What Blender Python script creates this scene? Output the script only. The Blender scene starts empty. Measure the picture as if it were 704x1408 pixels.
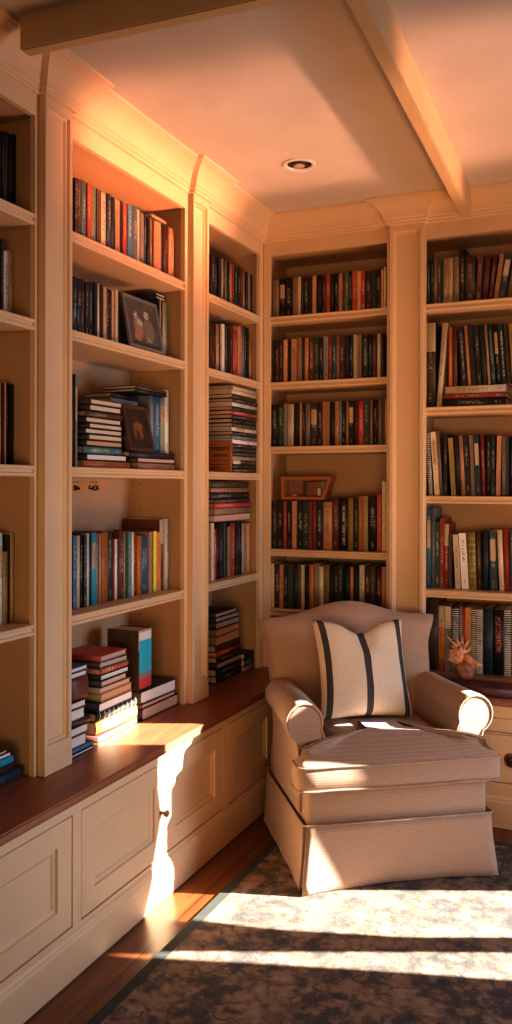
import bpy, bmesh, math, random
from mathutils import Vector, Matrix
random.seed(7)
COL = bpy.context.scene.collection
PI = math.pi

# ---------------------------------------------------------------- materials
def new_mat(name):
    m = bpy.data.materials.new(name); m.use_nodes = True
    nt = m.node_tree; b = nt.nodes['Principled BSDF']
    return m, nt, b
def N(nt, t, **kw):
    n = nt.nodes.new(t)
    for k, v in kw.items(): setattr(n, k, v)
    return n
def lk(nt, a, b): nt.links.new(a, b)
def rgba(c): return (c[0], c[1], c[2], 1.0)
def ramp(nt, fac, stops):
    r = N(nt, 'ShaderNodeValToRGB'); e = r.color_ramp.elements
    while len(e) < len(stops): e.new(0.5)
    for el, (p, c) in zip(e, stops): el.position = p; el.color = rgba(c)
    lk(nt, fac, r.inputs[0]); return r.outputs[0]
def math_n(nt, op, a, b=None, c=None):
    n = N(nt, 'ShaderNodeMath', operation=op)
    for i, v in enumerate((a, b, c)):
        if v is None: continue
        if hasattr(v, 'is_output'): lk(nt, v, n.inputs[i])
        else: n.inputs[i].default_value = v
    return n.outputs[0]
def mixc(nt, f, a, b):
    n = N(nt, 'ShaderNodeMix', data_type='RGBA')
    for s, v in ((n.inputs[0], f), (n.inputs[6], a), (n.inputs[7], b)):
        if hasattr(v, 'is_output'): lk(nt, v, s)
        else: s.default_value = rgba(v) if isinstance(v, tuple) else v
    return n.outputs[2]
def bump(nt, b, h, strength=.2, dist=.002):
    n = N(nt, 'ShaderNodeBump'); n.inputs['Strength'].default_value = strength; n.inputs['Distance'].default_value = dist
    lk(nt, h, n.inputs['Height']); lk(nt, n.outputs[0], b.inputs['Normal'])
def coords(nt, kind='Object', scale=(1, 1, 1), rot=(0, 0, 0)):
    tc = N(nt, 'ShaderNodeTexCoord'); mp = N(nt, 'ShaderNodeMapping')
    mp.inputs['Scale'].default_value = scale; mp.inputs['Rotation'].default_value = rot
    lk(nt, tc.outputs[kind], mp.inputs[0]); return mp.outputs[0]
def noise(nt, vec, scale, detail=3, rough=.5):
    n = N(nt, 'ShaderNodeTexNoise'); n.inputs['Scale'].default_value = scale
    n.inputs['Detail'].default_value = detail; n.inputs['Roughness'].default_value = rough
    if vec is not None: lk(nt, vec, n.inputs['Vector'])
    return n.outputs[0]
_flat = {}
def flat(name, c, rough=.6, metal=0, var=.12, scale=14):
    if name in _flat: return _flat[name]
    m, nt, b = new_mat(name)
    v = noise(nt, coords(nt), scale)
    lo = tuple(x*(1-var) for x in c); hi = tuple(min(1, x*(1+var)) for x in c)
    lk(nt, ramp(nt, v, [(.3, lo), (.7, hi)]), b.inputs['Base Color'])
    b.inputs['Roughness'].default_value = rough; b.inputs['Metallic'].default_value = metal
    _flat[name] = m; return m
def paint_mat(name, c, rough=.45):
    m, nt, b = new_mat(name)
    v = noise(nt, coords(nt), 3.0, 4)
    lk(nt, ramp(nt, v, [(.3, tuple(x*.94 for x in c)), (.7, tuple(min(1, x*1.04) for x in c))]), b.inputs['Base Color'])
    b.inputs['Roughness'].default_value = rough
    bump(nt, b, noise(nt, coords(nt), 160, 2), .06, .001)
    return m
def wood_mat(name, dark, light, rough=.35, scale=(1.2, 14, 14), plank=None):
    m, nt, b = new_mat(name)
    v = noise(nt, coords(nt, scale=scale), 3.2, 5, .6)
    col = ramp(nt, v, [(.25, dark), (.75, light)])
    if plank:
        bt = N(nt, 'ShaderNodeTexBrick'); bt.inputs['Scale'].default_value = 1
        bt.inputs['Brick Width'].default_value = plank[0]; bt.inputs['Row Height'].default_value = plank[1]
        bt.inputs['Mortar Size'].default_value = .0025
        bt.inputs['Color1'].default_value = (.75, .75, .75, 1); bt.inputs['Color2'].default_value = (1.1, 1.1, 1.1, 1); bt.inputs['Mortar'].default_value = (.25, .25, .25, 1)
        lk(nt, coords(nt, rot=(0, 0, PI/2)), bt.inputs['Vector'])
        mm = N(nt, 'ShaderNodeMix', data_type='RGBA', blend_type='MULTIPLY'); mm.inputs[0].default_value = 1
        lk(nt, col, mm.inputs[6]); lk(nt, bt.outputs[0], mm.inputs[7]); col = mm.outputs[2]
    lk(nt, col, b.inputs['Base Color']); b.inputs['Roughness'].default_value = rough
    bump(nt, b, v, .08, .001)
    return m
def fabric_mat(name, c, rib=620, axis='Z'):
    m, nt, b = new_mat(name)
    co = coords(nt)
    w = N(nt, 'ShaderNodeTexWave', wave_type='BANDS', bands_direction=axis); w.inputs['Scale'].default_value = rib/20.0
    w.inputs['Distortion'].default_value = 2.5; w.inputs['Detail'].default_value = 2; w.inputs['Detail Scale'].default_value = 4
    lk(nt, co, w.inputs['Vector'])
    v2 = noise(nt, coords(nt, scale=(30, 30, 260)), 1.0, 3)
    mx = math_n(nt, 'ADD', math_n(nt, 'MULTIPLY', w.outputs['Fac'], .45), math_n(nt, 'MULTIPLY', v2, .55))
    lk(nt, ramp(nt, mx, [(.2, tuple(x*.86 for x in c)), (.8, tuple(min(1, x*1.10) for x in c))]), b.inputs['Base Color'])
    b.inputs['Roughness'].default_value = .9
    b.inputs['Sheen Weight'].default_value = .25
    bump(nt, b, mx, .16, .002)
    return m

PAINT = (.76, .53, .325)
M_PAINT = paint_mat('cream painted woodwork', PAINT)
M_INSIDE_SHADE = paint_mat('cream shelf interior darkened for shade', (.52, .33, .19), .6)  # same cream paint, darkened so the shelf recesses look shaded
M_CEIL = paint_mat('matt ceiling paint', (.66, .57, .49), .85)
M_WALL = paint_mat('warm wall paint', (.66, .54, .42), .8)
M_FLOOR = wood_mat('dark oak floor boards', (.095, .030, .012), (.26, .085, .028), .32, (10, 1.0, 10), (1.6, .11))
M_BENCH = wood_mat('mahogany bench top', (.20, .066, .034), (.38, .130, .058), .38, (16, 1.2, 16))
M_BEAM = paint_mat('painted beam', (.70, .48, .26))
M_FAB = fabric_mat('ribbed beige upholstery', (.45, .30, .215))
M_PIPE = flat('beige piping', (.45, .29, .195), .85)
M_HOLE = flat('dark hole', (.02, .012, .008), .9)
M_BRASS = flat('aged bronze', (.16, .09, .05), .35, .7)

# ---------------------------------------------------------------- mesh helpers
def link(name, me, mats, parent=None, smooth=False):
    o = bpy.data.objects.new(name, me); COL.objects.link(o)
    for m in (mats if isinstance(mats, (list, tuple)) else [mats]): me.materials.append(m)
    if smooth:
        for p in me.polygons: p.use_smooth = True
    if parent is not None: o.parent = parent
    return o
def bm_obj(name, bm, mats, parent=None, smooth=False):
    bmesh.ops.recalc_face_normals(bm, faces=bm.faces)
    me = bpy.data.meshes.new(name); bm.to_mesh(me); bm.free()
    return link(name, me, mats, parent, smooth)
def tag(o, label=None, cat=None, group=None, kind=None):
    if label: o['label'] = label
    if cat: o['category'] = cat
    if group: o['group'] = group
    if kind: o['kind'] = kind
    return o
def empty(name, loc=(0, 0, 0), rz=0):
    o = bpy.data.objects.new(name, None); COL.objects.link(o)
    o.location = loc; o.rotation_euler = (0, 0, rz); o.empty_display_size = .1
    return o
def add_box(bm, x0, x1, y0, y1, z0, z1, bev=0, mi=0):
    r = bmesh.ops.create_cube(bm, size=1)
    vs = r['verts']
    for v in vs:
        v.co = Vector(((x0+x1)/2 + v.co.x*(x1-x0), (y0+y1)/2 + v.co.y*(y1-y0), (z0+z1)/2 + v.co.z*(z1-z0)))
    fs = list({f for v in vs for f in v.link_faces})
    for f in fs: f.material_index = mi
    if bev > 0:
        es = list({e for v in vs for e in v.link_edges})
        bmesh.ops.bevel(bm, geom=es, offset=bev, segments=2, affect='EDGES', profile=.5)
def box(name, x0, x1, y0, y1, z0, z1, mat, parent=None, bev=.0015):
    bm = bmesh.new(); add_box(bm, x0, x1, y0, y1, z0, z1, bev)
    return bm_obj(name, bm, mat, parent)
def add_prism(bm, prof, a0, a1, fn, mi=0):
    """polygon prof [(p,q)] swept from a0 to a1; fn(p,q,a)->xyz"""
    A = [bm.verts.new(fn(p, q, a0)) for p, q in prof]; B = [bm.verts.new(fn(p, q, a1)) for p, q in prof]
    n = len(prof); fs = []
    for i in range(n): fs.append(bm.faces.new((A[i], A[(i+1) % n], B[(i+1) % n], B[i])))
    fs.append(bm.faces.new(A[::-1])); fs.append(bm.faces.new(B))
    for f in fs: f.material_index = mi
def prism(name, prof, a0, a1, fn, mat, parent=None):
    bm = bmesh.new(); add_prism(bm, prof, a0, a1, fn); return bm_obj(name, bm, mat, parent)
def add_tube(bm, pts, r, seg=8, closed=False, mi=0):
    pts = [Vector(p) for p in pts]; n = len(pts); rings = []
    up = None
    for i, p in enumerate(pts):
        a = pts[(i-1) % n] if (closed or i > 0) else p; c = pts[(i+1) % n] if (closed or i < n-1) else p
        t = (c-a).normalized()
        if up is None:
            up = Vector((0, 0, 1)) if abs(t.z) < .9 else Vector((1, 0, 0))
        s = t.cross(up).normalized(); up = s.cross(t).normalized()
        rr = r(i/(n-1)) if callable(r) else r
        rings.append([bm.verts.new(p + s*math.cos(2*PI*k/seg)*rr + up*math.sin(2*PI*k/seg)*rr) for k in range(seg)])
    m = n if closed else n-1
    for i in range(m):
        A, B = rings[i], rings[(i+1) % n]
        for k in range(seg):
            f = bm.faces.new((A[k], A[(k+1) % seg], B[(k+1) % seg], B[k])); f.smooth = True; f.material_index = mi
    if not closed:
        bm.faces.new(rings[0][::-1]).material_index = mi; bm.faces.new(rings[-1]).material_index = mi
def tube(name, pts, r, mat, parent=None, seg=8, closed=False):
    bm = bmesh.new(); add_tube(bm, pts, r, seg, closed); return bm_obj(name, bm, mat, parent)
def add_lathe(bm, prof, fn, seg=24, mi=0):
    """prof [(radius, height)], fn(rcos, rsin, h)"""
    rings = [[bm.verts.new(fn(r*math.cos(2*PI*k/seg), r*math.sin(2*PI*k/seg), h)) for k in range(seg)] for r, h in prof]
    for A, B in zip(rings, rings[1:]):
        for k in range(seg):
            f = bm.faces.new((A[k], A[(k+1) % seg], B[(k+1) % seg], B[k])); f.smooth = True; f.material_index = mi
    if prof[0][0] > 1e-6: bm.faces.new(rings[0][::-1]).material_index = mi
    if prof[-1][0] > 1e-6: bm.faces.new(rings[-1]).material_index = mi
    bmesh.ops.remove_doubles(bm, verts=bm.verts, dist=1e-6)

# raised frame with a sunk or raised panel, as a front relief of two meshes; plane given by fn(u, v, d): d = out of the face
def frame_panel(name, pname, u0, u1, v0, v1, rail, depth, thick, fn, mat, parent, mould=.016, rails=None):
    rl, rr, rb, rt = rails or (rail, rail, rail, rail)
    bm = bmesh.new()
    def ring(du, d): return [bm.verts.new(fn(u, v, d)) for u, v in ((u0+du[0], v0+du[2]), (u1-du[1], v0+du[2]), (u1-du[1], v1-du[3]), (u0+du[0], v1-du[3]))]
    R = [ring((0, 0, 0, 0), -thick), ring((0, 0, 0, 0), -.002), ring((.002,)*4, 0), ring((rl, rr, rb, rt), 0),
         ring((rl+.003, rr+.003, rb+.003, rt+.003), -depth*.55), ring((rl+mould*.6, rr+mould*.6, rb+mould*.6, rt+mould*.6), -depth*.6), ring((rl+mould,)+(rr+mould, rb+mould, rt+mould), -depth), ring((rl+mould, rr+mould, rb+mould, rt+mould), -thick)]
    for A, B in zip(R, R[1:]):
        for i in range(4): bm.faces.new((A[i], A[(i+1) % 4], B[(i+1) % 4], B[i]))
    A, B = R[-1], R[0]
    for i in range(4): bm.faces.new((A[i], A[(i+1) % 4], B[(i+1) % 4], B[i]))
    o = bm_obj(name, bm, mat, parent)
    a = mould
    bm = bmesh.new()
    q = [(u0+rl+a, v0+rb+a), (u1-rr-a, v0+rb+a), (u1-rr-a, v1-rt-a), (u0+rl+a, v1-rt-a)]
    F = [bm.verts.new(fn(u, v, -depth)) for u, v in q]; Bk = [bm.verts.new(fn(u, v, -thick)) for u, v in q]
    bm.faces.new(F); bm.faces.new(Bk[::-1])
    for i in range(4): bm.faces.new((F[i], F[(i+1) % 4], Bk[(i+1) % 4], Bk[i]))
    p = bm_obj(pname, bm, mat, o)
    return o, p

# ---------------------------------------------------------------- dimensions (metres)
Z_BENCH, Z_OPEN, Z_CEIL = .605, 2.859, 3.056
S1, S2, S3, S4 = 2.5245, 2.1659, 1.668, 1.1259
DEPTH, SH_T = .30, .038

# ---------------------------------------------------------------- room shell
def struct(o): o['kind'] = 'structure'; return o
struct(box('floor', -.35, 6.6, -7.0, .6, -.06, 0, M_FLOOR, bev=0))
struct(box('ceiling', -.35, 6.6, -7.0, .6, Z_CEIL, Z_CEIL+.08, M_CEIL, bev=0))
struct(box('wall_left', -.42, -.345, -7.0, .6, 0, Z_CEIL, M_WALL, bev=0))
struct(box('wall_right', 6.5, 6.6, -7.0, .6, 0, Z_CEIL, M_WALL, bev=0))
struct(box('wall_front', -.35, 6.5, -7.1, -7.0, 0, Z_CEIL, M_WALL, bev=0))
# back wall with three unseen window openings shaped to throw the sun patches
def wall_with_holes(name, x0, x1, y0, y1, z0, z1, holes, mat):
    bm = bmesh.new()
    def loop(pts, y): return [bm.verts.new((x, y, z)) for x, z in pts]
    for y in (y0, y1):
        es = []
        for pts in [[(x0, z0), (x1, z0), (x1, z1), (x0, z1)]] + holes:
            L = loop(pts, y); es += [bm.edges.new((L[i], L[(i+1) % len(L)])) for i in range(len(L))]
        bmesh.ops.triangle_fill(bm, use_beauty=True, use_dissolve=False, edges=es)
    for pts in [[(x0, z0), (x1, z0), (x1, z1), (x0, z1)]] + holes:
        A, B = loop(pts, y0), loop(pts, y1); n = len(pts)
        for i in range(n): bm.faces.new((A[i], A[(i+1) % n], B[(i+1) % n], B[i]))
    bmesh.ops.remove_doubles(bm, verts=bm.verts, dist=1e-5)
    return bm_obj(name, bm, mat)
H1 = [(3.30, 1.45), (3.565, 1.45), (3.565, 1.80), (3.30, 1.79)]
H2 = [(3.585, 2.16), (3.95, 2.16), (4.12, 2.20), (4.12, 1.137), (5.04, 1.137), (5.04, 1.797), (4.92, 1.937), (4.66, 2.037), (4.44, 2.127), (4.32, 2.217), (4.38, 2.357), (4.37, 2.70), (3.585, 2.38)]
H3 = [(5.25, 1.14), (5.78, 1.14), (5.78, 1.86), (5.62, 2.00), (5.48, 2.16), (5.40, 2.28), (5.25, 2.34)]
struct(wall_with_holes('wall_back', -.35, 6.5, .32, .34, 0, Z_CEIL, [H1, H2, H3], M_WALL))
m, nt, b = new_mat('clear glass')
tr = N(nt, 'ShaderNodeBsdfTransparent'); gl = N(nt, 'ShaderNodeBsdfGlossy'); gl.inputs['Roughness'].default_value = .03
mx = N(nt, 'ShaderNodeMixShader'); mx.inputs[0].default_value = .06
lk(nt, tr.outputs[0], mx.inputs[1]); lk(nt, gl.outputs[0], mx.inputs[2]); lk(nt, mx.outputs[0], nt.nodes['Material Output'].inputs['Surface'])
nt.nodes.remove(b)
M_GLASS = m
for i, Hh in enumerate((H1, H2, H3)):
    bm = bmesh.new()
    pts = [Vector((x, .33, z)) for x, z in Hh]
    add_tube(bm, pts, .010, 6, True)
    struct(bm_obj('window_%d' % (i+1), bm, M_PAINT))  # rim tube round each unseen light-shaping opening

# ---------------------------------------------------------------- bookcases
def FL(u, v, d): return (d, u, v)          # left run: u = y, faces +x
def FB(u, v, d): return (u, -d, v)         # back run: u = x, faces -y
def shelf_prof():
    # (out, z): moulded front edge
    return [(-DEPTH, -SH_T), (-.006, -SH_T), (-.002, -SH_T+.004), (-.002, -SH_T+.011), (-.009, -SH_T+.014), (-.009, -.0145), (-.002, -.0115), (.001, -.007), (.001, -.003), (-.002, 0), (-DEPTH, 0)]
def bookcase(label, fn, o0, o1, lo, hi, shelves, pil=None, z0=Z_BENCH):
    """opening o0..o1 between stiles lo..o0 and o1..hi"""
    t = tag(empty('bookcase', fn((lo+hi)/2, z0, 0)), label, 'bookcase')
    bx, by, bz = t.location
    def P(u, v, d):
        x, y, z = fn(u, v, d); return (x-bx, y-by, z-bz)
    def slab(name, u0, u1, v0, v1, d0, d1, mat, bev=.0015):
        a, b_ = P(u0, v0, d0), P(u1, v1, d1)
        return box(name, min(a[0], b_[0]), max(a[0], b_[0]), min(a[1], b_[1]), max(a[1], b_[1]), min(a[2], b_[2]), max(a[2], b_[2]), mat, t, bev)
    rec = .020
    slab('back_panel', o0-rec-.015, o1+rec+.015, z0, Z_OPEN+.02, -DEPTH-.015, -DEPTH, M_INSIDE_SHADE, 0)
    slab('top_panel', o0-rec, o1+rec, Z_OPEN+.004, Z_OPEN+.02, -DEPTH, -.022, M_INSIDE_SHADE, 0)
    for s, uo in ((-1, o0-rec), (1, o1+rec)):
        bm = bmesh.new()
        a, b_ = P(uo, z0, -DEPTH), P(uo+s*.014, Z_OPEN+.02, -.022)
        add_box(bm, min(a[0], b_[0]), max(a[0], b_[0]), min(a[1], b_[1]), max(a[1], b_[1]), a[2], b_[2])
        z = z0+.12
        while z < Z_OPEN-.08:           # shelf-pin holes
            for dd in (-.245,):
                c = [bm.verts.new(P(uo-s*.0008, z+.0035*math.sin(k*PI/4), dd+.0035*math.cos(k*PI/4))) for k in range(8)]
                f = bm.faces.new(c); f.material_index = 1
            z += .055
        bm_obj('side_panel', bm, [M_INSIDE_SHADE, M_HOLE], t)
    lo += .0006; hi -= .0006
    slab('stile', lo, o0, z0, Z_OPEN, -.022, 0, M_PAINT); slab('stile', o1, hi, z0, Z_OPEN, -.022, 0, M_PAINT)
    slab('frieze', lo, hi, Z_OPEN, Z_CEIL, -.022, 0, M_PAINT)
    for z in shelves:
        bm = bmesh.new(); add_prism(bm, shelf_prof(), o0, o1, lambda p, q, a: P(a, z+q, p))
        add_prism(bm, [(-DEPTH, -SH_T), (-.024, -SH_T), (-.024, 0), (-DEPTH, 0)], o0-rec+.0003, o1+rec-.0003, lambda p, q, a: P(a, z+q-.0001, p))
        bm_obj('shelf', bm, M_PAINT, t)
    for p0, p1 in (pil or []):
        e = .03
        # plinth block then panelled shaft
        def Q(u, v, d): return P(u, v, d+e)
        o, _p = frame_panel('pilaster', 'sunk_panel', p0, p1, z0+.055, Z_CEIL, .018, .019, e-.0008, Q, M_PAINT, t, .014, (.018, .018, .045, Z_CEIL-2.90))
        a, b_ = P(p0-.001, z0, e+.002), P(p1+.001, z0+.057, .0008)
        box('plinth_block', min(a[0], b_[0]), max(a[0], b_[0]), min(a[1], b_[1]), max(a[1], b_[1]), a[2], b_[2], M_PAINT, o, .003)
    return t
bookcase('shadowy bookcase bay cut off by the photo edge, beyond the nearest pilaster', FL, -2.95, -1.973, -3.05, -1.877, (S1, S2, S3, S4), [(-1.955, -1.80)])
bookcase('wide cream bookcase bay over the window bench with the framed photograph on it', FL, -1.785, -.906, -1.877, -.80, (S1, S2, S3, S4), [(-.878, -.722)])
bookcase('narrow cream bookcase bay in the room corner with tall flat stacks', FL, -.705, -.051, -.80, 0, (S1, S2, S3, S4))
bookcase('cream bookcase bay directly behind the armchair', FB, .0387, .6935, 0, .804, (S1, S2, 1.8143, 1.2526, .9259), [(.715, .893)])
bookcase('cream bookcase bay above the drawers, holding the spiny shell', FB, .8965, 1.86, .804, 1.96, (2.5237, 2.0003, 1.5497, 1.0734))

# crown moulding following the pilasters
path = [(0, -3.05), (0, -1.955), (.03, -1.955), (.03, -1.80), (0, -1.80), (0, -.878), (.03, -.878), (.03, -.722), (0, -.722), (0, 0),
        (.715, 0), (.715, -.03), (.893, -.03), (.893, 0), (1.96, 0)]
prof = [(0, 2.932), (.010, 2.932), (.013, 2.936), (.013, 2.944), (.018, 2.947), (.021, 2.952), (.021, 2.958), (.026, 2.962), (.029, 2.968), (.031, 2.976), (.038, 2.992), (.050, 3.008), (.066, 3.022), (.082, 3.032), (.094, 3.037), (.096, 3.041), (.104, 3.043), (.106, 3.047), (.106, Z_CEIL), (0, Z_CEIL)]
def mitred(path, d):
    out = []; n = len(path)
    for i, p in enumerate(path):
        def nrm(a, b_):
            t = Vector((b_[0]-a[0], b_[1]-a[1])).normalized(); return Vector((t.y, -t.x))
        p = Vector(p)
        if i == 0: out.append(p + nrm(path[0], path[1])*d)
        elif i == n-1: out.append(p + nrm(path[-2], path[-1])*d)
        else:
            n1, n2 = nrm(path[i-1], path[i]), nrm(path[i], path[i+1])
            out.append(p + (n1+n2)*(d/(1+n1.dot(n2))))
    return out
def crown(name, i0, i1):
    bm = bmesh.new()
    rings = [[bm.verts.new((q.x, q.y, z)) for q in mitred(path, d)[i0:i1+1]] for d, z in prof]
    for A, B in zip(rings, rings[1:]):
        for k in range(len(A)-1): bm.faces.new((A[k], A[k+1], B[k+1], B[k]))
    return struct(bm_obj(name, bm, M_PAINT))
crown('trim_1', 0, 9); crown('trim_2', 9, 14)

# ceiling beams
def beam(p0, p1, w, zb):
    bm = bmesh.new(); d = (Vector(p1)-Vector(p0)).normalized(); s = Vector((-d.y, d.x))*w/2
    q = [Vector(p0)-s, Vector(p1)-s, Vector(p1)+s, Vector(p0)+s]
    A = [bm.verts.new((v.x, v.y, zb)) for v in q]; B = [bm.verts.new((v.x, v.y, Z_CEIL)) for v in q]
    bm.faces.new(A); bm.faces.new(B)
    for i in range(4): bm.faces.new((A[i], A[(i+1) % 4], B[(i+1) % 4], B[i]))
    bmesh.ops.bevel(bm, geom=[e for e in bm.edges if all(v.co.z < zb+.001 for v in e.verts)], offset=.004, segments=2, affect='EDGES')
    return struct(bm_obj('ceiling_beam', bm, M_BEAM))
beam((.125, -2.185), (3.6, -2.02), .045, 2.945)
beam((1.112, -.085), (1.172, -2.135), .048, 2.915)

# recessed ceiling light
dl = tag(empty('recessed_downlight', (.475, -.70, Z_CEIL)), 'round white recessed downlight set in the ceiling near the corner', 'ceiling light')
bm = bmesh.new(); add_lathe(bm, [(.079, 0), (.080, -.003), (.074, -.008), (.060, -.006), (.052, .002), (.046, .03)][::-1], lambda x, y, h: (x, y, h), 32)
bm_obj('trim_ring', bm, flat('white enamel', (.80, .70, .64), .4), dl, True)
bm = bmesh.new(); add_lathe(bm, [(.046, -.0005), (.030, -.0008), (.001, -.001)], lambda x, y, h: (x, y, h-.0005), 28)
bm_obj('baffle', bm, flat('black baffle', (.02, .016, .015), .5), dl)
bm = bmesh.new(); add_lathe(bm, [(.001, -.012), (.016, -.010), (.024, -.006), (.028, -.001)], lambda x, y, h: (x-.006, y+.012, h), 20)
bm_obj('lamp_lens', bm, flat('pink glass lens', (.55, .36, .30), .3), dl, True)

# ---------------------------------------------------------------- bench and base cabinets
bm = bmesh.new()
poly = [(-.31, -3.2), (.2235, -3.2), (.2235, -.06), (1.07, -.06), (1.07, -.2235), (1.96, -.2235), (1.96, .31), (-.31, .31)]
A = [bm.verts.new((x, y, .572)) for x, y in poly]; B = [bm.verts.new((x, y, Z_BENCH)) for x, y in poly]
bm.faces.new(A[::-1]); top = bm.faces.new(B)
for i in range(8): bm.faces.new((A[i], A[(i+1) % 8], B[(i+1) % 8], B[i]))
bmesh.ops.bevel(bm, geom=[e for e in bm.edges if abs(e.verts[0].co.z-e.verts[1].co.z) < 1e-6], offset=.007, segments=3, affect='EDGES')
wt = bm_obj('bench_worktop', bm, M_BENCH); tag(wt, 'continuous reddish brown wooden bench top running under the bookcases', 'worktop')

def base_unit(label, fn, face, u0, u1, doors=(), knobs=(), drawers=(), right_end=False, name='base_cabinet'):
    """face: distance of the face frame from the bookcase plane; doors (ua, ub)"""
    t = tag(empty(name, fn((u0+u1)/2, 0, face)), label, 'cabinet')
    bx, by, bz = t.location
    def P(u, v, d):
        x, y, z = fn(u, v, face+d); return (x-bx, y-by, z-bz)
    def slab(nm, ua, ub, v0, v1, d0, d1, mat, par=t, bev=.0015):
        a, b_ = P(ua, v0, d0), P(ub, v1, d1)
        return box(nm, min(a[0], b_[0]), max(a[0], b_[0]), min(a[1], b_[1]), max(a[1], b_[1]), min(a[2], b_[2]), max(a[2], b_[2]), mat, par, bev)
    slab('carcass', u0, u1, .01, .5715, -.30, -.022, M_PAINT, bev=0)
    opens = [(a, b_, .165, .530) for a, b_ in doors] + list(drawers)
    # face frame made as one mesh: rails and stiles round the openings
    bm = bmesh.new()
    us = sorted({u0, u1, *[o[0] for o in opens], *[o[1] for o in opens]}); vs = sorted({.145, .5715, *[o[2] for o in opens], *[o[3] for o in opens]})
    for ua, ub in zip(us, us[1:]):
        for va, vb in zip(vs, vs[1:]):
            if any(o[0] <= (ua+ub)/2 <= o[1] and o[2] <= (va+vb)/2 <= o[3] for o in opens): continue
            a, b_ = P(ua, va, -.022), P(ub, vb, 0)
            add_box(bm, min(a[0], b_[0]), max(a[0], b_[0]), min(a[1], b_[1]), max(a[1], b_[1]), a[2], b_[2])
    bm_obj('face_frame', bm, M_PAINT, t)
    # baseboard with a moulded top
    prism('plinth', [(0, .002), (.010, .002), (.010, .120), (.007, .130), (.007, .136), (.003, .146), (-.004, .152), (-.02, .152), (-.02, .002)], u0, u1, lambda p, q, a: P(a, q, p), M_PAINT, t)
    for k, (a, b_) in enumerate(doors):
        d, pn = frame_panel('door', 'door_panel', a+.003, b_-.003, .169, .526, .075, .014, .019, lambda u, v, dd: P(u, v, dd-.001), M_PAINT, t, .022)
        if knobs and knobs[k] is not None:
            u, v = knobs[k]
            bm = bmesh.new()
            add_lathe(bm, [(.008, 0), (.0085, .004), (.0055, .008), (.006, .013), (.012, .018), (.0145, .024), (.013, .030), (.007, .034), (.001, .035)], lambda x, y, h: P(u+x, v+y, h-.001), 20)
            bm_obj('knob', bm, flat('brown turned wood knob', (.30, .14, .08), .3), d, True)
    for k, (a, b_, v0, v1) in enumerate(drawers):
        d = slab('drawer', a+.003, b_-.003, v0+.003, v1-.003, -.018, -.0005, M_PAINT, bev=.003)
        if v1-v0 > .15:
            uc, vc = (a+b_)/2, (v0+v1)/2
            bm = bmesh.new(); add_lathe(bm, [(.030, -.001), (.030, .003), (.024, .005), (.010, .005), (.008, .009), (.001, .010)], lambda x, y, h: P(uc+x, vc+y, h), 24)
            rp = bm_obj('pull_backplate', bm, M_BRASS, d, True)
            bm = bmesh.new(); add_tube(bm, [P(uc+.024*math.cos(i*PI/10), vc-.006+.024*math.sin(i*PI/10), .011) for i in range(20)], .0035, 8, True)
            bm_obj('pull_ring', bm, M_BRASS, rp)
    return t
base_unit('cream base cabinet cut off by the lower photo edge, under the bench', FL, .20, -3.2, -2.005, [(-2.93, -2.485), (-2.475, -2.030)], [None, None])
base_unit('cream double-door base cabinet with a round knob, crossed by a strip of sun', FL, .20, -2.005, -.885, [(-1.983, -1.428), (-1.422, -.911)], [(-1.459, .339), None])
base_unit('cream base cabinet under the bench, half hidden by the armchair', FL, .20, -.885, -.065, [(-.859, -.33)], [None])
base_unit('cream base cabinet hidden behind the armchair', FB, .04, .24, 1.07, [(.30, .66), (.68, 1.04)], [None, None])
base_unit('cream drawer cabinet with a dark ring pull, beside the armchair', FB, .20, 1.08, 1.96, drawers=[(1.10, 1.585, .445, .515), (1.10, 1.585, .210, .438), (1.62, 1.94, .445, .515), (1.62, 1.94, .210, .438)], name='drawer_cabinet')

# ---------------------------------------------------------------- rug
m, nt, b = new_mat('faded oriental rug')
co = coords(nt)
n1 = noise(nt, co, 5.5, 6, .65); n2 = noise(nt, co, 19, 5, .65); n3 = noise(nt, co, 85, 3, .6)
nv = N(nt, 'ShaderNodeTexNoise'); nv.inputs['Scale'].default_value = 7; nv.inputs['Detail'].default_value = 4; lk(nt, co, nv.inputs['Vector'])
sc = N(nt, 'ShaderNodeVectorMath', operation='SCALE'); sc.inputs['Scale'].default_value = .22; lk(nt, nv.outputs['Color'], sc.inputs[0])
wv = N(nt, 'ShaderNodeVectorMath', operation='ADD'); lk(nt, co, wv.inputs[0]); lk(nt, sc.outputs[0], wv.inputs[1])
vo = N(nt, 'ShaderNodeTexVoronoi', feature='DISTANCE_TO_EDGE'); vo.inputs['Scale'].default_value = 6.5; lk(nt, wv.outputs[0], vo.inputs['Vector'])
v2 = N(nt, 'ShaderNodeTexVoronoi', feature='F1'); v2.inputs['Scale'].default_value = 13; lk(nt, wv.outputs[0], v2.inputs['Vector'])
mixn = math_n(nt, 'ADD', math_n(nt, 'MULTIPLY', n1, .5), math_n(nt, 'MULTIPLY', n2, .5))
base = ramp(nt, mixn, [(.37, (.022, .026, .036)), (.455, (.062, .048, .042)), (.515, (.24, .140, .088)), (.62, (.35, .25, .175))])
vein = ramp(nt, vo.outputs['Distance'], [(.0, (1, 1, 1)), (.03, (.8, .8, .8)), (.07, (0, 0, 0))])
worn = ramp(nt, n2, [(.42, (0, 0, 0)), (.58, (1, 1, 1))])
col = mixc(nt, math_n(nt, 'MULTIPLY', vein, worn), base, (.045, .050, .062))
petal = ramp(nt, v2.outputs['Distance'], [(.16, (1, 1, 1)), (.24, (0, 0, 0))])
col = mixc(nt, math_n(nt, 'MULTIPLY', math_n(nt, 'MULTIPLY', petal, worn), .7), col, (.33, .22, .16))
lk(nt, mixc(nt, math_n(nt, 'MULTIPLY', n3, .22), col, (.26, .22, .19)), b.inputs['Base Color'])
b.inputs['Roughness'].default_value = .95; bump(nt, b, n3, .5, .004)
M_RUG = m
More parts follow.
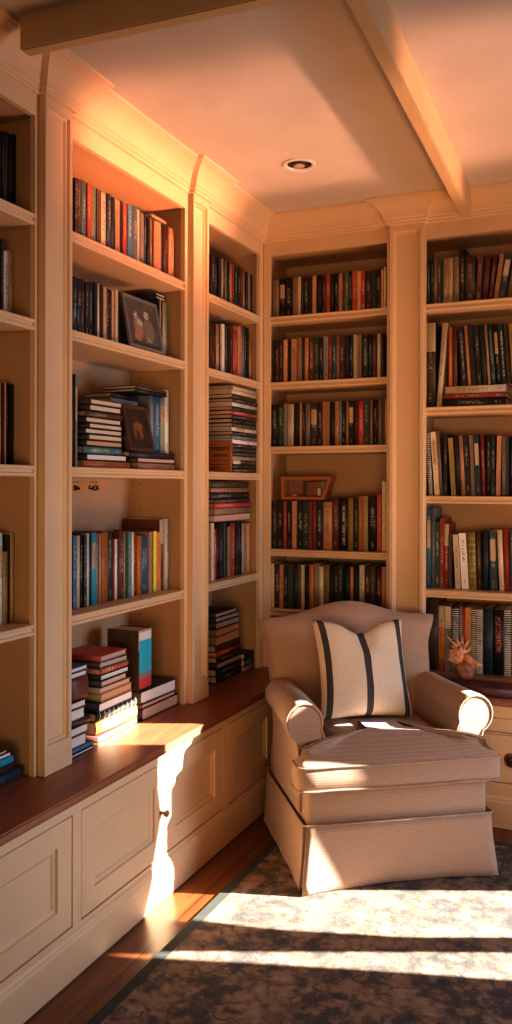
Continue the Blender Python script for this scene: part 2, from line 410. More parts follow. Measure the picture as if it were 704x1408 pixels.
rug = tag(empty('area_rug', (.385, -4.6, 0)), 'large faded blue and rust patterned rug lying on the dark wood floor', 'rug')
box('pile', .040, 2.7, .040, 4.17, .001, .0095, M_RUG, rug, 0)
M_RB = flat('dark green rug binding', (.035, .042, .036), .9)
bm = bmesh.new()
for q in ((0, .04, 0, 4.21), (2.7, 2.74, 0, 4.21), (.04, 2.7, 0, .04), (.04, 2.7, 4.17, 4.21)): add_box(bm, q[0], q[1], q[2], q[3], .001, .0085, .002)
bm_obj('binding', bm, M_RB, rug)

# ---------------------------------------------------------------- armchair
CH = tag(empty('armchair', (.803, -.650, .0095), math.radians(35)), 'skirted beige upholstered armchair with rolled arms standing in the corner on the rug', 'armchair')
def smooth01(t): t = max(0, min(1, t)); return t*t*(3-2*t)
# seat base
bm = bmesh.new(); add_box(bm, -.384, .384, -.345, .35, .20, .386, .022)
bm_obj('seat_base', bm, M_FAB, CH, True)
# skirt panels with a flare
def skirt(name, p0, p1, out, flare0, flare1, belly, par):
    bm = bmesh.new(); nx, nz = 30, 8; p0 = Vector(p0); p1 = Vector(p1); out = Vector(out); V = []
    dirv = (p1-p0).normalized()
    for j in range(nz+1):
        w = j/nz; z = .246*(1-w)+.004*w
        for i in range(nx+1):
            s = i/nx
            fl = (flare0*(1-s)**3+flare1*s**3)*w**1.3 + belly*math.sin(PI*s)*w - .002*math.sin(s*19)*w
            side = (-(1-s)**4*flare0 + s**4*flare1)*w*.6
            p = p0.lerp(p1, s) + out*fl + dirv*side
            V.append(bm.verts.new((p.x, p.y, z)))
    for j in range(nz):
        for i in range(nx):
            a = j*(nx+1)+i; bm.faces.new((V[a], V[a+1], V[a+nx+2], V[a+nx+1]))
    o = bm_obj(name, bm, M_FAB, par, True)
    md = o.modifiers.new('cloth thickness', 'SOLIDIFY'); md.thickness = .006; md.offset = 0
    return o
skirt('front_skirt', (-.388, -.358), (.388, -.358), (0, -1), .055, .035, -.006, CH)
skirt('side_skirt', (-.398, .345), (-.398, -.344), (-1, 0), .015, .020, .008, CH)
skirt('side_skirt', (.398, -.344), (.398, .345), (1, 0), .02, .015, .006, CH)
skirt('back_skirt', (.385, .356), (-.385, .356), (0, 1), .01, .01, 0, CH)
for s in (-1, 1):
    bm = bmesh.new()
    A = [bm.verts.new((s*(.380+.026*w), -.346-.018*w, .244-.238*w)) for w in (0, .5, 1)]; B = [bm.verts.new((s*(.397+.020*w), -.330-.014*w, .244-.238*w)) for w in (0, .5, 1)]
    for i in range(2): bm.faces.new((A[i], A[i+1], B[i+1], B[i]))
    bm_obj('corner_pleat', bm, M_FAB, CH)
tube('skirt_cord', [(-.391, -.361, .249), (.391, -.361, .249), (.402, -.350, .249), (.402, .35, .249), (.391, .36, .249), (-.391, .36, .249), (-.402, .35, .249), (-.402, -.350, .249)], .0045, M_PIPE, CH, 8, True)

# T-shaped seat cushion
def t_outline():
    W, yf, yw, I, yr = .430, -.392, -.262, .276, .150
    pts = []
    n = 18
    for i in range(n+1):
        x = -(W-.03) + 2*(W-.03)*i/n; pts.append((x, yf+.012 - .022*(1-(x/W)**2)))
    for a in (-60, -30, 0, 30, 60): pts.append((W-.03+.03*math.cos(math.radians(a)), yf+.042+.03*math.sin(math.radians(a)) if a < 0 else yw-.03+.03*math.sin(math.radians(a))))
    pts += [(W-.05, yw), (I+.03, yw), (I+.006, yw+.008), (I, yw+.035), (I, -.15), (I, 0), (I, .1), (I-.01, yr-.02), (I-.04, yr)]
    k = len(pts)
    right = pts[n+1:]
    pts += [(x, yr+.006) for x in (.14, 0, -.14)]
    pts += [(-x, y) for x, y in right[::-1]]
    return pts
OUT = t_outline()
def inset(pts, d):
    res = []; n = len(pts)
    for i, p in enumerate(pts):
        a, c = Vector(pts[i-1]), Vector(pts[(i+1) % n]); t = (c-a).normalized()
        nn = Vector((-t.y, t.x))          # inward for a counter-clockwise outline
        dd = min(d, .052) if abs(p[0]) > .27 else d
        q = Vector(p)+nn*dd
        res.append(q)
    return res
bm = bmesh.new(); rings = []
for d, z in [(.03, .373), (.008, .376), (0, .386), (-.005, .425), (0, .470), (.006, .481), (.02, .494), (.045, .511), (.08, .526), (.12, .538)]:
    ring = []
    for q, p in zip(inset(OUT, d), OUT):
        sag = -.006*smooth01((abs(p[0])-.25)/.17)
        ring.append(bm.verts.new((q.x, q.y, z+sag+.014)))
    rings.append(ring)
n = len(OUT)
for A, B in zip(rings, rings[1:]):
    for i in range(n): bm.faces.new((A[i], A[(i+1) % n], B[(i+1) % n], B[i]))
bm.faces.new(rings[0][::-1])
for k, dz in ((.82, .008), (.6, .014), (.35, .018)):
    A = rings[-1]; B = [bm.verts.new((v.co.x*k/(1 if k == .82 else {.6: .82, .35: .6}[k]), -.13+(v.co.y+.13)*k/(1 if k == .82 else {.6: .82, .35: .6}[k]), .552+dz)) for v in A]
    for i in range(n): bm.faces.new((A[i], A[(i+1) % n], B[(i+1) % n], B[i]))
    rings.append(B)
f = bm.faces.new(rings[-1]); bmesh.ops.triangulate(bm, faces=[f])
cu = bm_obj('seat_cushion', bm, M_FAB, CH, True)
for d, z in ((-.001, .383), (-.001, .474)):
    tube('piping', [(q.x, q.y, z + .014 - .006*smooth01((abs(p[0])-.25)/.17)) for q, p in zip(inset(OUT, d), OUT)], .0048, M_PIPE, cu, 8, True)

# rolled arms
def arm_section(k=1.0, shr=0.0, ext=0.0):
    cx, cz, r = .360+ext, .632, .077*k
    pts = [(.284, .26), (.280, .34), (.278, .45), (.280, .56)]
    for i in range(17):
        a = math.radians(200 - i*(200+62)/16); pts.append((cx+r*math.cos(a), cz+r*math.sin(a)))
    pts += [(.398+ext*.6, .54), (.398, .46), (.396, .36), (.394, .26)]
    if shr:
        c = Vector((.345, .48)); pts = [tuple(Vector(p)+(c-Vector(p)).normalized()*min(shr, (c-Vector(p)).length*.5)) for p in pts]
    return pts
for s in (1, -1):
    bm = bmesh.new(); rings = []
    for y, k, shr, ext in [(-.252, 1.04, .014, .014), (-.248, 1.04, .004, .014), (-.240, 1.04, 0, .013), (-.17, 1.02, 0, .009), (-.05, 1.0, 0, .003), (.10, .97, 0, 0), (.22, .95, 0, 0), (.27, .92, .01, 0)]:
        rings.append([bm.verts.new((s*x, y + .02*(z-.45)*(1 if y < 0 else 0), z)) for x, z in arm_section(k, shr, ext)])
    n = len(rings[0])
    for A, B in zip(rings, rings[1:]):
        for i in range(n): bm.faces.new((A[i], A[(i+1) % n], B[(i+1) % n], B[i]))
    bm.faces.new(rings[0]); bm.faces.new(rings[-1])
    arm = bm_obj('arm', bm, M_FAB, CH, True)
    # front facing with welt
    bm = bmesh.new(); sec = arm_section(1.04, .017, .014)
    A = [bm.verts.new((s*x, -.2525 + .02*(z-.45), z)) for x, z in sec]; B = [bm.verts.new((s*(x*.96+.345*.04), -.257 + .02*(z-.45), z*.975+.48*.025)) for x, z in sec]
    for i in range(n): bm.faces.new((A[i], A[(i+1) % n], B[(i+1) % n], B[i]))
    bm.faces.new(B)
    bm_obj('front_facing', bm, M_FAB, arm)
    tube('welt', [(s*x, -.2545 + .02*(z-.45), z) for x, z in arm_section(1.04, .008, .014)], .0055, M_PIPE, arm, 8, False)

# camel-back backrest
bm = bmesh.new(); nu, nv = 40, 24; F = {}; Bk = {}
for j in range(nv+1):
    v = j/nv
    for i in range(nu+1):
        u = -1+2*i/nu
        w = .378 + .022*smooth01((v-.2)/.5) + .040*smooth01((v-.72)/.28)**1.5
        hump = .5*(1+math.cos(PI*min(1, abs(u+.02)/.78)))
        zt = .968 + .068*hump - .012*abs(u)**6
        z = .34 + (zt-.34)*v
        yc = .228 + .130*v - .012*math.cos(u*PI/2)
        e = max(0, (1-abs(u)**9))**.5 * max(0, (1-v**12))**.5
        t = .012 + .058*e
        if i in (0, nu) or j == nv: t = .006
        F[i, j] = bm.verts.new((u*w, yc-t, z)); Bk[i, j] = bm.verts.new((u*w, yc+t*.8, z))
for j in range(nv):
    for i in range(nu):
        bm.faces.new((F[i, j], F[i+1, j], F[i+1, j+1], F[i, j+1])); bm.faces.new((Bk[i, j], Bk[i, j+1], Bk[i+1, j+1], Bk[i+1, j]))
    for i in (0, nu): bm.faces.new((F[i, j], F[i, j+1], Bk[i, j+1], Bk[i, j]))
for i in range(nu):
    bm.faces.new((F[i, nv], F[i+1, nv], Bk[i+1, nv], Bk[i, nv])); bm.faces.new((F[i, 0], Bk[i, 0], Bk[i+1, 0], F[i+1, 0]))
bk = bm_obj('backrest', bm, M_FAB, CH, True)

# striped cushion leaning on the backrest
m, nt, b = new_mat('cream linen with charcoal stripes')
tc = N(nt, 'ShaderNodeTexCoord'); sx = N(nt, 'ShaderNodeSeparateXYZ'); lk(nt, tc.outputs['UV'], sx.inputs[0])
au = math_n(nt, 'ABSOLUTE', sx.outputs[0])
mid = math_n(nt, 'LESS_THAN', au, .072)
edge = math_n(nt, 'MULTIPLY', math_n(nt, 'GREATER_THAN', au, .785), math_n(nt, 'LESS_THAN', au, .915))
nn = noise(nt, coords(nt), 240, 2)
cl = ramp(nt, nn, [(.3, (.70, .54, .40)), (.7, (.84, .69, .54))])
lk(nt, mixc(nt, math_n(nt, 'MAXIMUM', mid, edge), cl, (.055, .050, .050)), b.inputs['Base Color'])
b.inputs['Roughness'].default_value = .9; bump(nt, b, nn, .3, .002)
M_PIL = m
bm = bmesh.new(); uvl = bm.loops.layers.uv.new('UVMap'); nu = 28; G = {}
for side in (0, 1):
    for j in range(nu+1):
        for i in range(nu+1):
            u, v = -1+2*i/nu, -1+2*j/nu
            if side and (i in (0, nu) or j in (0, nu)): G[1, i, j] = G[0, i, j]; continue
            x = .220*u*(1-.085*(1-v*v)*abs(u)); z = .220*v*(1-.07*(1-u*u)*abs(v)) - .050*math.exp(-(u/.34)**2)*smooth01((v+.1)/1.1)
            t = .070*max(0, (1-u*u)*(1-v*v))**.42 + .002
            t *= 1 - .35*math.exp(-(u/.25)**2)*smooth01((v-.1)/.9)
            wr = .004*math.sin(7*u+3*v)*math.sin(5*v)*(1-u*u)
            G[side, i, j] = bm.verts.new((x, -(t+wr) if side == 0 else t, z))
for side in (0, 1):
    for j in range(nu):
        for i in range(nu):
            ids = [(i, j), (i+1, j), (i+1, j+1), (i, j+1)]
            if side: ids = ids[::-1]
            try: f = bm.faces.new([G[(side,)+q] for q in ids])
            except ValueError: continue
            for lp, q in zip(f.loops, ids): lp[uvl].uv = (-1+2*q[0]/nu, -1+2*q[1]/nu)
pil = bm_obj('throw_pillow', bm, M_PIL, None, True)
tag(pil, 'cream throw pillow with charcoal stripes leaning on the armchair backrest', 'pillow')
pil.matrix_world = Matrix.Translation((.760, -.648, .7885)) @ Matrix.Rotation(math.radians(40), 4, 'Z') @ Matrix.Rotation(math.radians(-21), 4, 'X') @ Matrix.Rotation(math.radians(1.9), 4, 'Y')

# ---------------------------------------------------------------- books
PALETTE = {  # code: (linear colour, ink, words)
 'k': ((.020, .022, .026), (.55, .45, .32), 'black'), 'n': ((.022, .040, .060), (.60, .55, .45), 'navy'), 'g': ((.030, .052, .042), (.55, .50, .32), 'dark green'),
 'b': ((.045, .15, .26), (.70, .65, .50), 'blue'), 'c': ((.02, .42, .60), (.03, .05, .08), 'cyan'), 't': ((.10, .24, .24), (.70, .65, .50), 'teal'),
 'r': ((.40, .065, .040), (.75, .60, .35), 'red'), 'm': ((.125, .038, .030), (.60, .42, .24), 'maroon'), 'o': ((.62, .22, .060), (.06, .03, .02), 'orange'),
 'y': ((.42, .30, .085), (.06, .04, .02), 'mustard'), 'Y': ((.78, .68, .08), (.1, .06, .02), 'bright yellow'), 's': ((.58, .29, .17), (.12, .05, .03), 'salmon'),
 'p': ((.70, .56, .38), (.10, .06, .04), 'cream'), 'w': ((.78, .73, .66), (.08, .07, .07), 'white'), 'e': ((.27, .24, .21), (.04, .04, .04), 'grey'),
 'd': ((.075, .048, .036), (.50, .38, .25), 'dark brown'), 'l': ((.34, .23, .15), (.07, .04, .03), 'tan'), 'G': ((.32, .38, .27), (.08, .09, .06), 'sage green'),
 'R': ((.62, .065, .075), (.80, .70, .55), 'bright red'), 'a': ((.16, .20, .235), (.60, .60, .58), 'blue-grey'),
}
SECOND = {'T': None, 'S': (.68, .54, .36), 'L': (.62, .42, .24), 'W': (.75, .70, .60), 'B': (.55, .40, .16), 'D': (.70, .66, .60), 'R': (.70, .16, .07)}
PAGE = flat('book page edges', (.74, .62, .47), .9, var=.1, scale=90)
_bm = {}
def cover_mat(code):
    if code in _bm: return _bm[code]
    c = PALETTE[code][0]
    m, nt, b = new_mat('book cloth ' + PALETTE[code][2])
    oi = N(nt, 'ShaderNodeObjectInfo')
    f = math_n(nt, 'MULTIPLY_ADD', oi.outputs['Random'], .7, .65)
    v = noise(nt, coords(nt), 60, 2)
    mm = N(nt, 'ShaderNodeMix', data_type='RGBA', blend_type='MULTIPLY'); mm.inputs[0].default_value = 1
    lk(nt, ramp(nt, v, [(.3, tuple(x*.8 for x in c)), (.7, tuple(min(1, x*1.15) for x in c))]), mm.inputs[6])
    cc = N(nt, 'ShaderNodeCombineColor'); [lk(nt, f, cc.inputs[i]) for i in range(3)]
    lk(nt, cc.outputs[0], mm.inputs[7]); lk(nt, mm.outputs[2], b.inputs['Base Color'])
    b.inputs['Roughness'].default_value = .48
    _bm[code] = m; return m
def spine_mat(code, st):
    key = code+st
    if key in _bm: return _bm[key]
    c, ink, _w = PALETTE[code]
    m, nt, b = new_mat('book spine ' + PALETTE[code][2] + ' style ' + st)
    uv = N(nt, 'ShaderNodeUVMap'); sp = N(nt, 'ShaderNodeSeparateXYZ'); lk(nt, uv.outputs[0], sp.inputs[0])
    oi = N(nt, 'ShaderNodeObjectInfo'); rnd = oi.outputs['Random']
    u, v = sp.outputs[0], sp.outputs[1]
    def rng(x, a, b_): return math_n(nt, 'MULTIPLY', math_n(nt, 'GREATER_THAN', x, a), math_n(nt, 'LESS_THAN', x, b_))
    rs = math_n(nt, 'FRACT', math_n(nt, 'MULTIPLY', rnd, 7.31))
    cb = N(nt, 'ShaderNodeCombineXYZ'); lk(nt, math_n(nt, 'MULTIPLY', u, 3.0), cb.inputs[0]); lk(nt, math_n(nt, 'MULTIPLY', v, 85.0), cb.inputs[1]); lk(nt, math_n(nt, 'MULTIPLY', rnd, 90.0), cb.inputs[2])
    nz = noise(nt, cb.outputs[0], 1.0, 1)
    glyph = math_n(nt, 'GREATER_THAN', nz, .53)
    lo = math_n(nt, 'MULTIPLY_ADD', rs, .25, .28); hi = math_n(nt, 'MULTIPLY_ADD', rnd, .2, .72)
    title = math_n(nt, 'MULTIPLY', rng(u, .30, .70), math_n(nt, 'MULTIPLY', math_n(nt, 'GREATER_THAN', v, lo), math_n(nt, 'LESS_THAN', v, hi)))
    auth = math_n(nt, 'MULTIPLY', rng(u, .34, .66), rng(v, .07, .17))
    mask = math_n(nt, 'MULTIPLY', math_n(nt, 'MULTIPLY', glyph, .7), math_n(nt, 'MAXIMUM', title, auth))
    base = c; second = SECOND.get(st)
    f = math_n(nt, 'MULTIPLY_ADD', rnd, .7, .65)
    cc = N(nt, 'ShaderNodeCombineColor'); [lk(nt, f, cc.inputs[i]) for i in range(3)]
    mm = N(nt, 'ShaderNodeMix', data_type='RGBA', blend_type='MULTIPLY'); mm.inputs[0].default_value = 1; mm.inputs[6].default_value = rgba(c); lk(nt, cc.outputs[0], mm.inputs[7])
    col = mm.outputs[2]
    if st == 'S': col = mixc(nt, math_n(nt, 'GREATER_THAN', v, .66), col, second)
    elif st == 'L': col = mixc(nt, math_n(nt, 'MULTIPLY', rng(u, .12, .88), rng(v, .50, .86)), col, second)
    elif st == 'B':
        st_ = math_n(nt, 'LESS_THAN', math_n(nt, 'FRACT', math_n(nt, 'MULTIPLY', v, 9)), .22); col = mixc(nt, st_, col, second)
    elif st == 'D': col = mixc(nt, math_n(nt, 'LESS_THAN', math_n(nt, 'FRACT', math_n(nt, 'MULTIPLY', v, 30)), .4), col, second)
    elif st == 'W': mask = math_n(nt, 'MULTIPLY', glyph, math_n(nt, 'MULTIPLY', rng(u, .38, .68), rng(v, .1, .88))); ink = second
    elif st == 'R': mask = math_n(nt, 'MULTIPLY', glyph, math_n(nt, 'MULTIPLY', rng(u, .25, .75), rng(v, .35, .90))); ink = second
    lk(nt, mixc(nt, mask, col, ink), b.inputs['Base Color'])
    b.inputs['Roughness'].default_value = .45
    _bm[key] = m; return m
_pages = {}
def page_mat(kind):
    if kind in _pages: return _pages[kind]
    c = {'p': (.74, .60, .44), 'w': (.84, .80, .74), 'o': (.66, .36, .20), 'e': (.52, .45, .38), 's': (.72, .46, .34)}[kind]
    m, nt, b = new_mat('page block edges ' + kind)
    v = noise(nt, coords(nt, scale=(700, 6, 6)), 1, 2)
    lk(nt, ramp(nt, v, [(.3, tuple(x*.82 for x in c)), (.7, tuple(min(1, x*1.08) for x in c))]), b.inputs['Base Color']); b.inputs['Roughness'].default_value = .9
    _pages[kind] = m; return m
def make_book(t, d, h, style, label, group, M, name=None, pages='p', soft=None, spiral=False):
    """t along local X, spine at local y=0 facing -Y, h along local Z; M is its world matrix"""
    code, st = style[0], style[1:]
    if soft is None: soft = random.random() < .42 and t < .036
    name = name or ('paperback_book' if soft else 'hardback_book')
    cv = min(.0028, t*.14) if not soft else min(.0012, t*.1)
    bulge = 0 if soft else min(.005, t*.16)
    bm = bmesh.new(); uvl = bm.loops.layers.uv.new('UVMap')
    arc = [(-t/2 + t*k/6, (-bulge*math.sin(PI*k/6)) + bulge) for k in range(7)]
    outer = [(-t/2, d)] + [(x, y) for x, y in arc] + [(t/2, d)]
    inn = [(-t/2+cv, d)] + [(max(-t/2+cv, min(t/2-cv, x)), y+cv) for x, y in arc] + [(t/2-cv, d)]
    n = len(outer); rows = []
    for z in (0, h):
        rows.append(([bm.verts.new((x, y, z)) for x, y in outer], [bm.verts.new((x, y, z)) for x, y in inn]))
    (O0, I0), (O1, I1) = rows
    for i in range(n-1):
        f = bm.faces.new((O0[i], O0[i+1], O1[i+1], O1[i]))
        if 1 <= i <= n-3:
            f.material_index = 1; f.smooth = not soft
            us = [(i-1)/6, i/6, i/6, (i-1)/6]; vs = [0, 0, 1, 1]
            for lp, a, b_ in zip(f.loops, us, vs): lp[uvl].uv = (a, b_)
        bm.faces.new((I0[i+1], I0[i], I1[i], I1[i+1]))
        bm.faces.new((O0[i+1], O0[i], I0[i], I0[i+1])); bm.faces.new((O1[i], O1[i+1], I1[i+1], I1[i]))
    for i in (0, n-1):
        bm.faces.new((O0[i], O1[i], I1[i], I0[i]))
    me = bpy.data.meshes.new(name); bm.to_mesh(me); bm.free()
    o = link(name, me, [cover_mat(code), spine_mat(code, st) if st else cover_mat(code)])
    tag(o, label, 'book', group)
    g = .0004 if soft else .0035
    bm = bmesh.new(); add_box(bm, -t/2+cv+.0002, t/2-cv-.0002, cv+bulge+.001, d-g, g, h-g)
    bm_obj('page_block', bm, page_mat(pages), o)
    if spiral:
        bm = bmesh.new(); k = int(h/.011)
        for i in range(k):
            zc = (i+.5)*h/k
            add_tube(bm, [((t*.46)*math.cos(a*PI/4), .004+.008*math.sin(a*PI/4), zc) for a in range(8)], .0016, 5, True)
        bm_obj('wire_spiral', bm, flat('pale wire', (.72, .66, .60), .35, .3), o)
    o.matrix_world = M
    return o
ORD = 'first second third fourth fifth sixth seventh eighth ninth tenth eleventh twelfth thirteenth fourteenth fifteenth sixteenth seventeenth eighteenth nineteenth twentieth twenty-first twenty-second twenty-third twenty-fourth twenty-fifth twenty-sixth twenty-seventh twenty-eighth twenty-ninth thirtieth'.split()
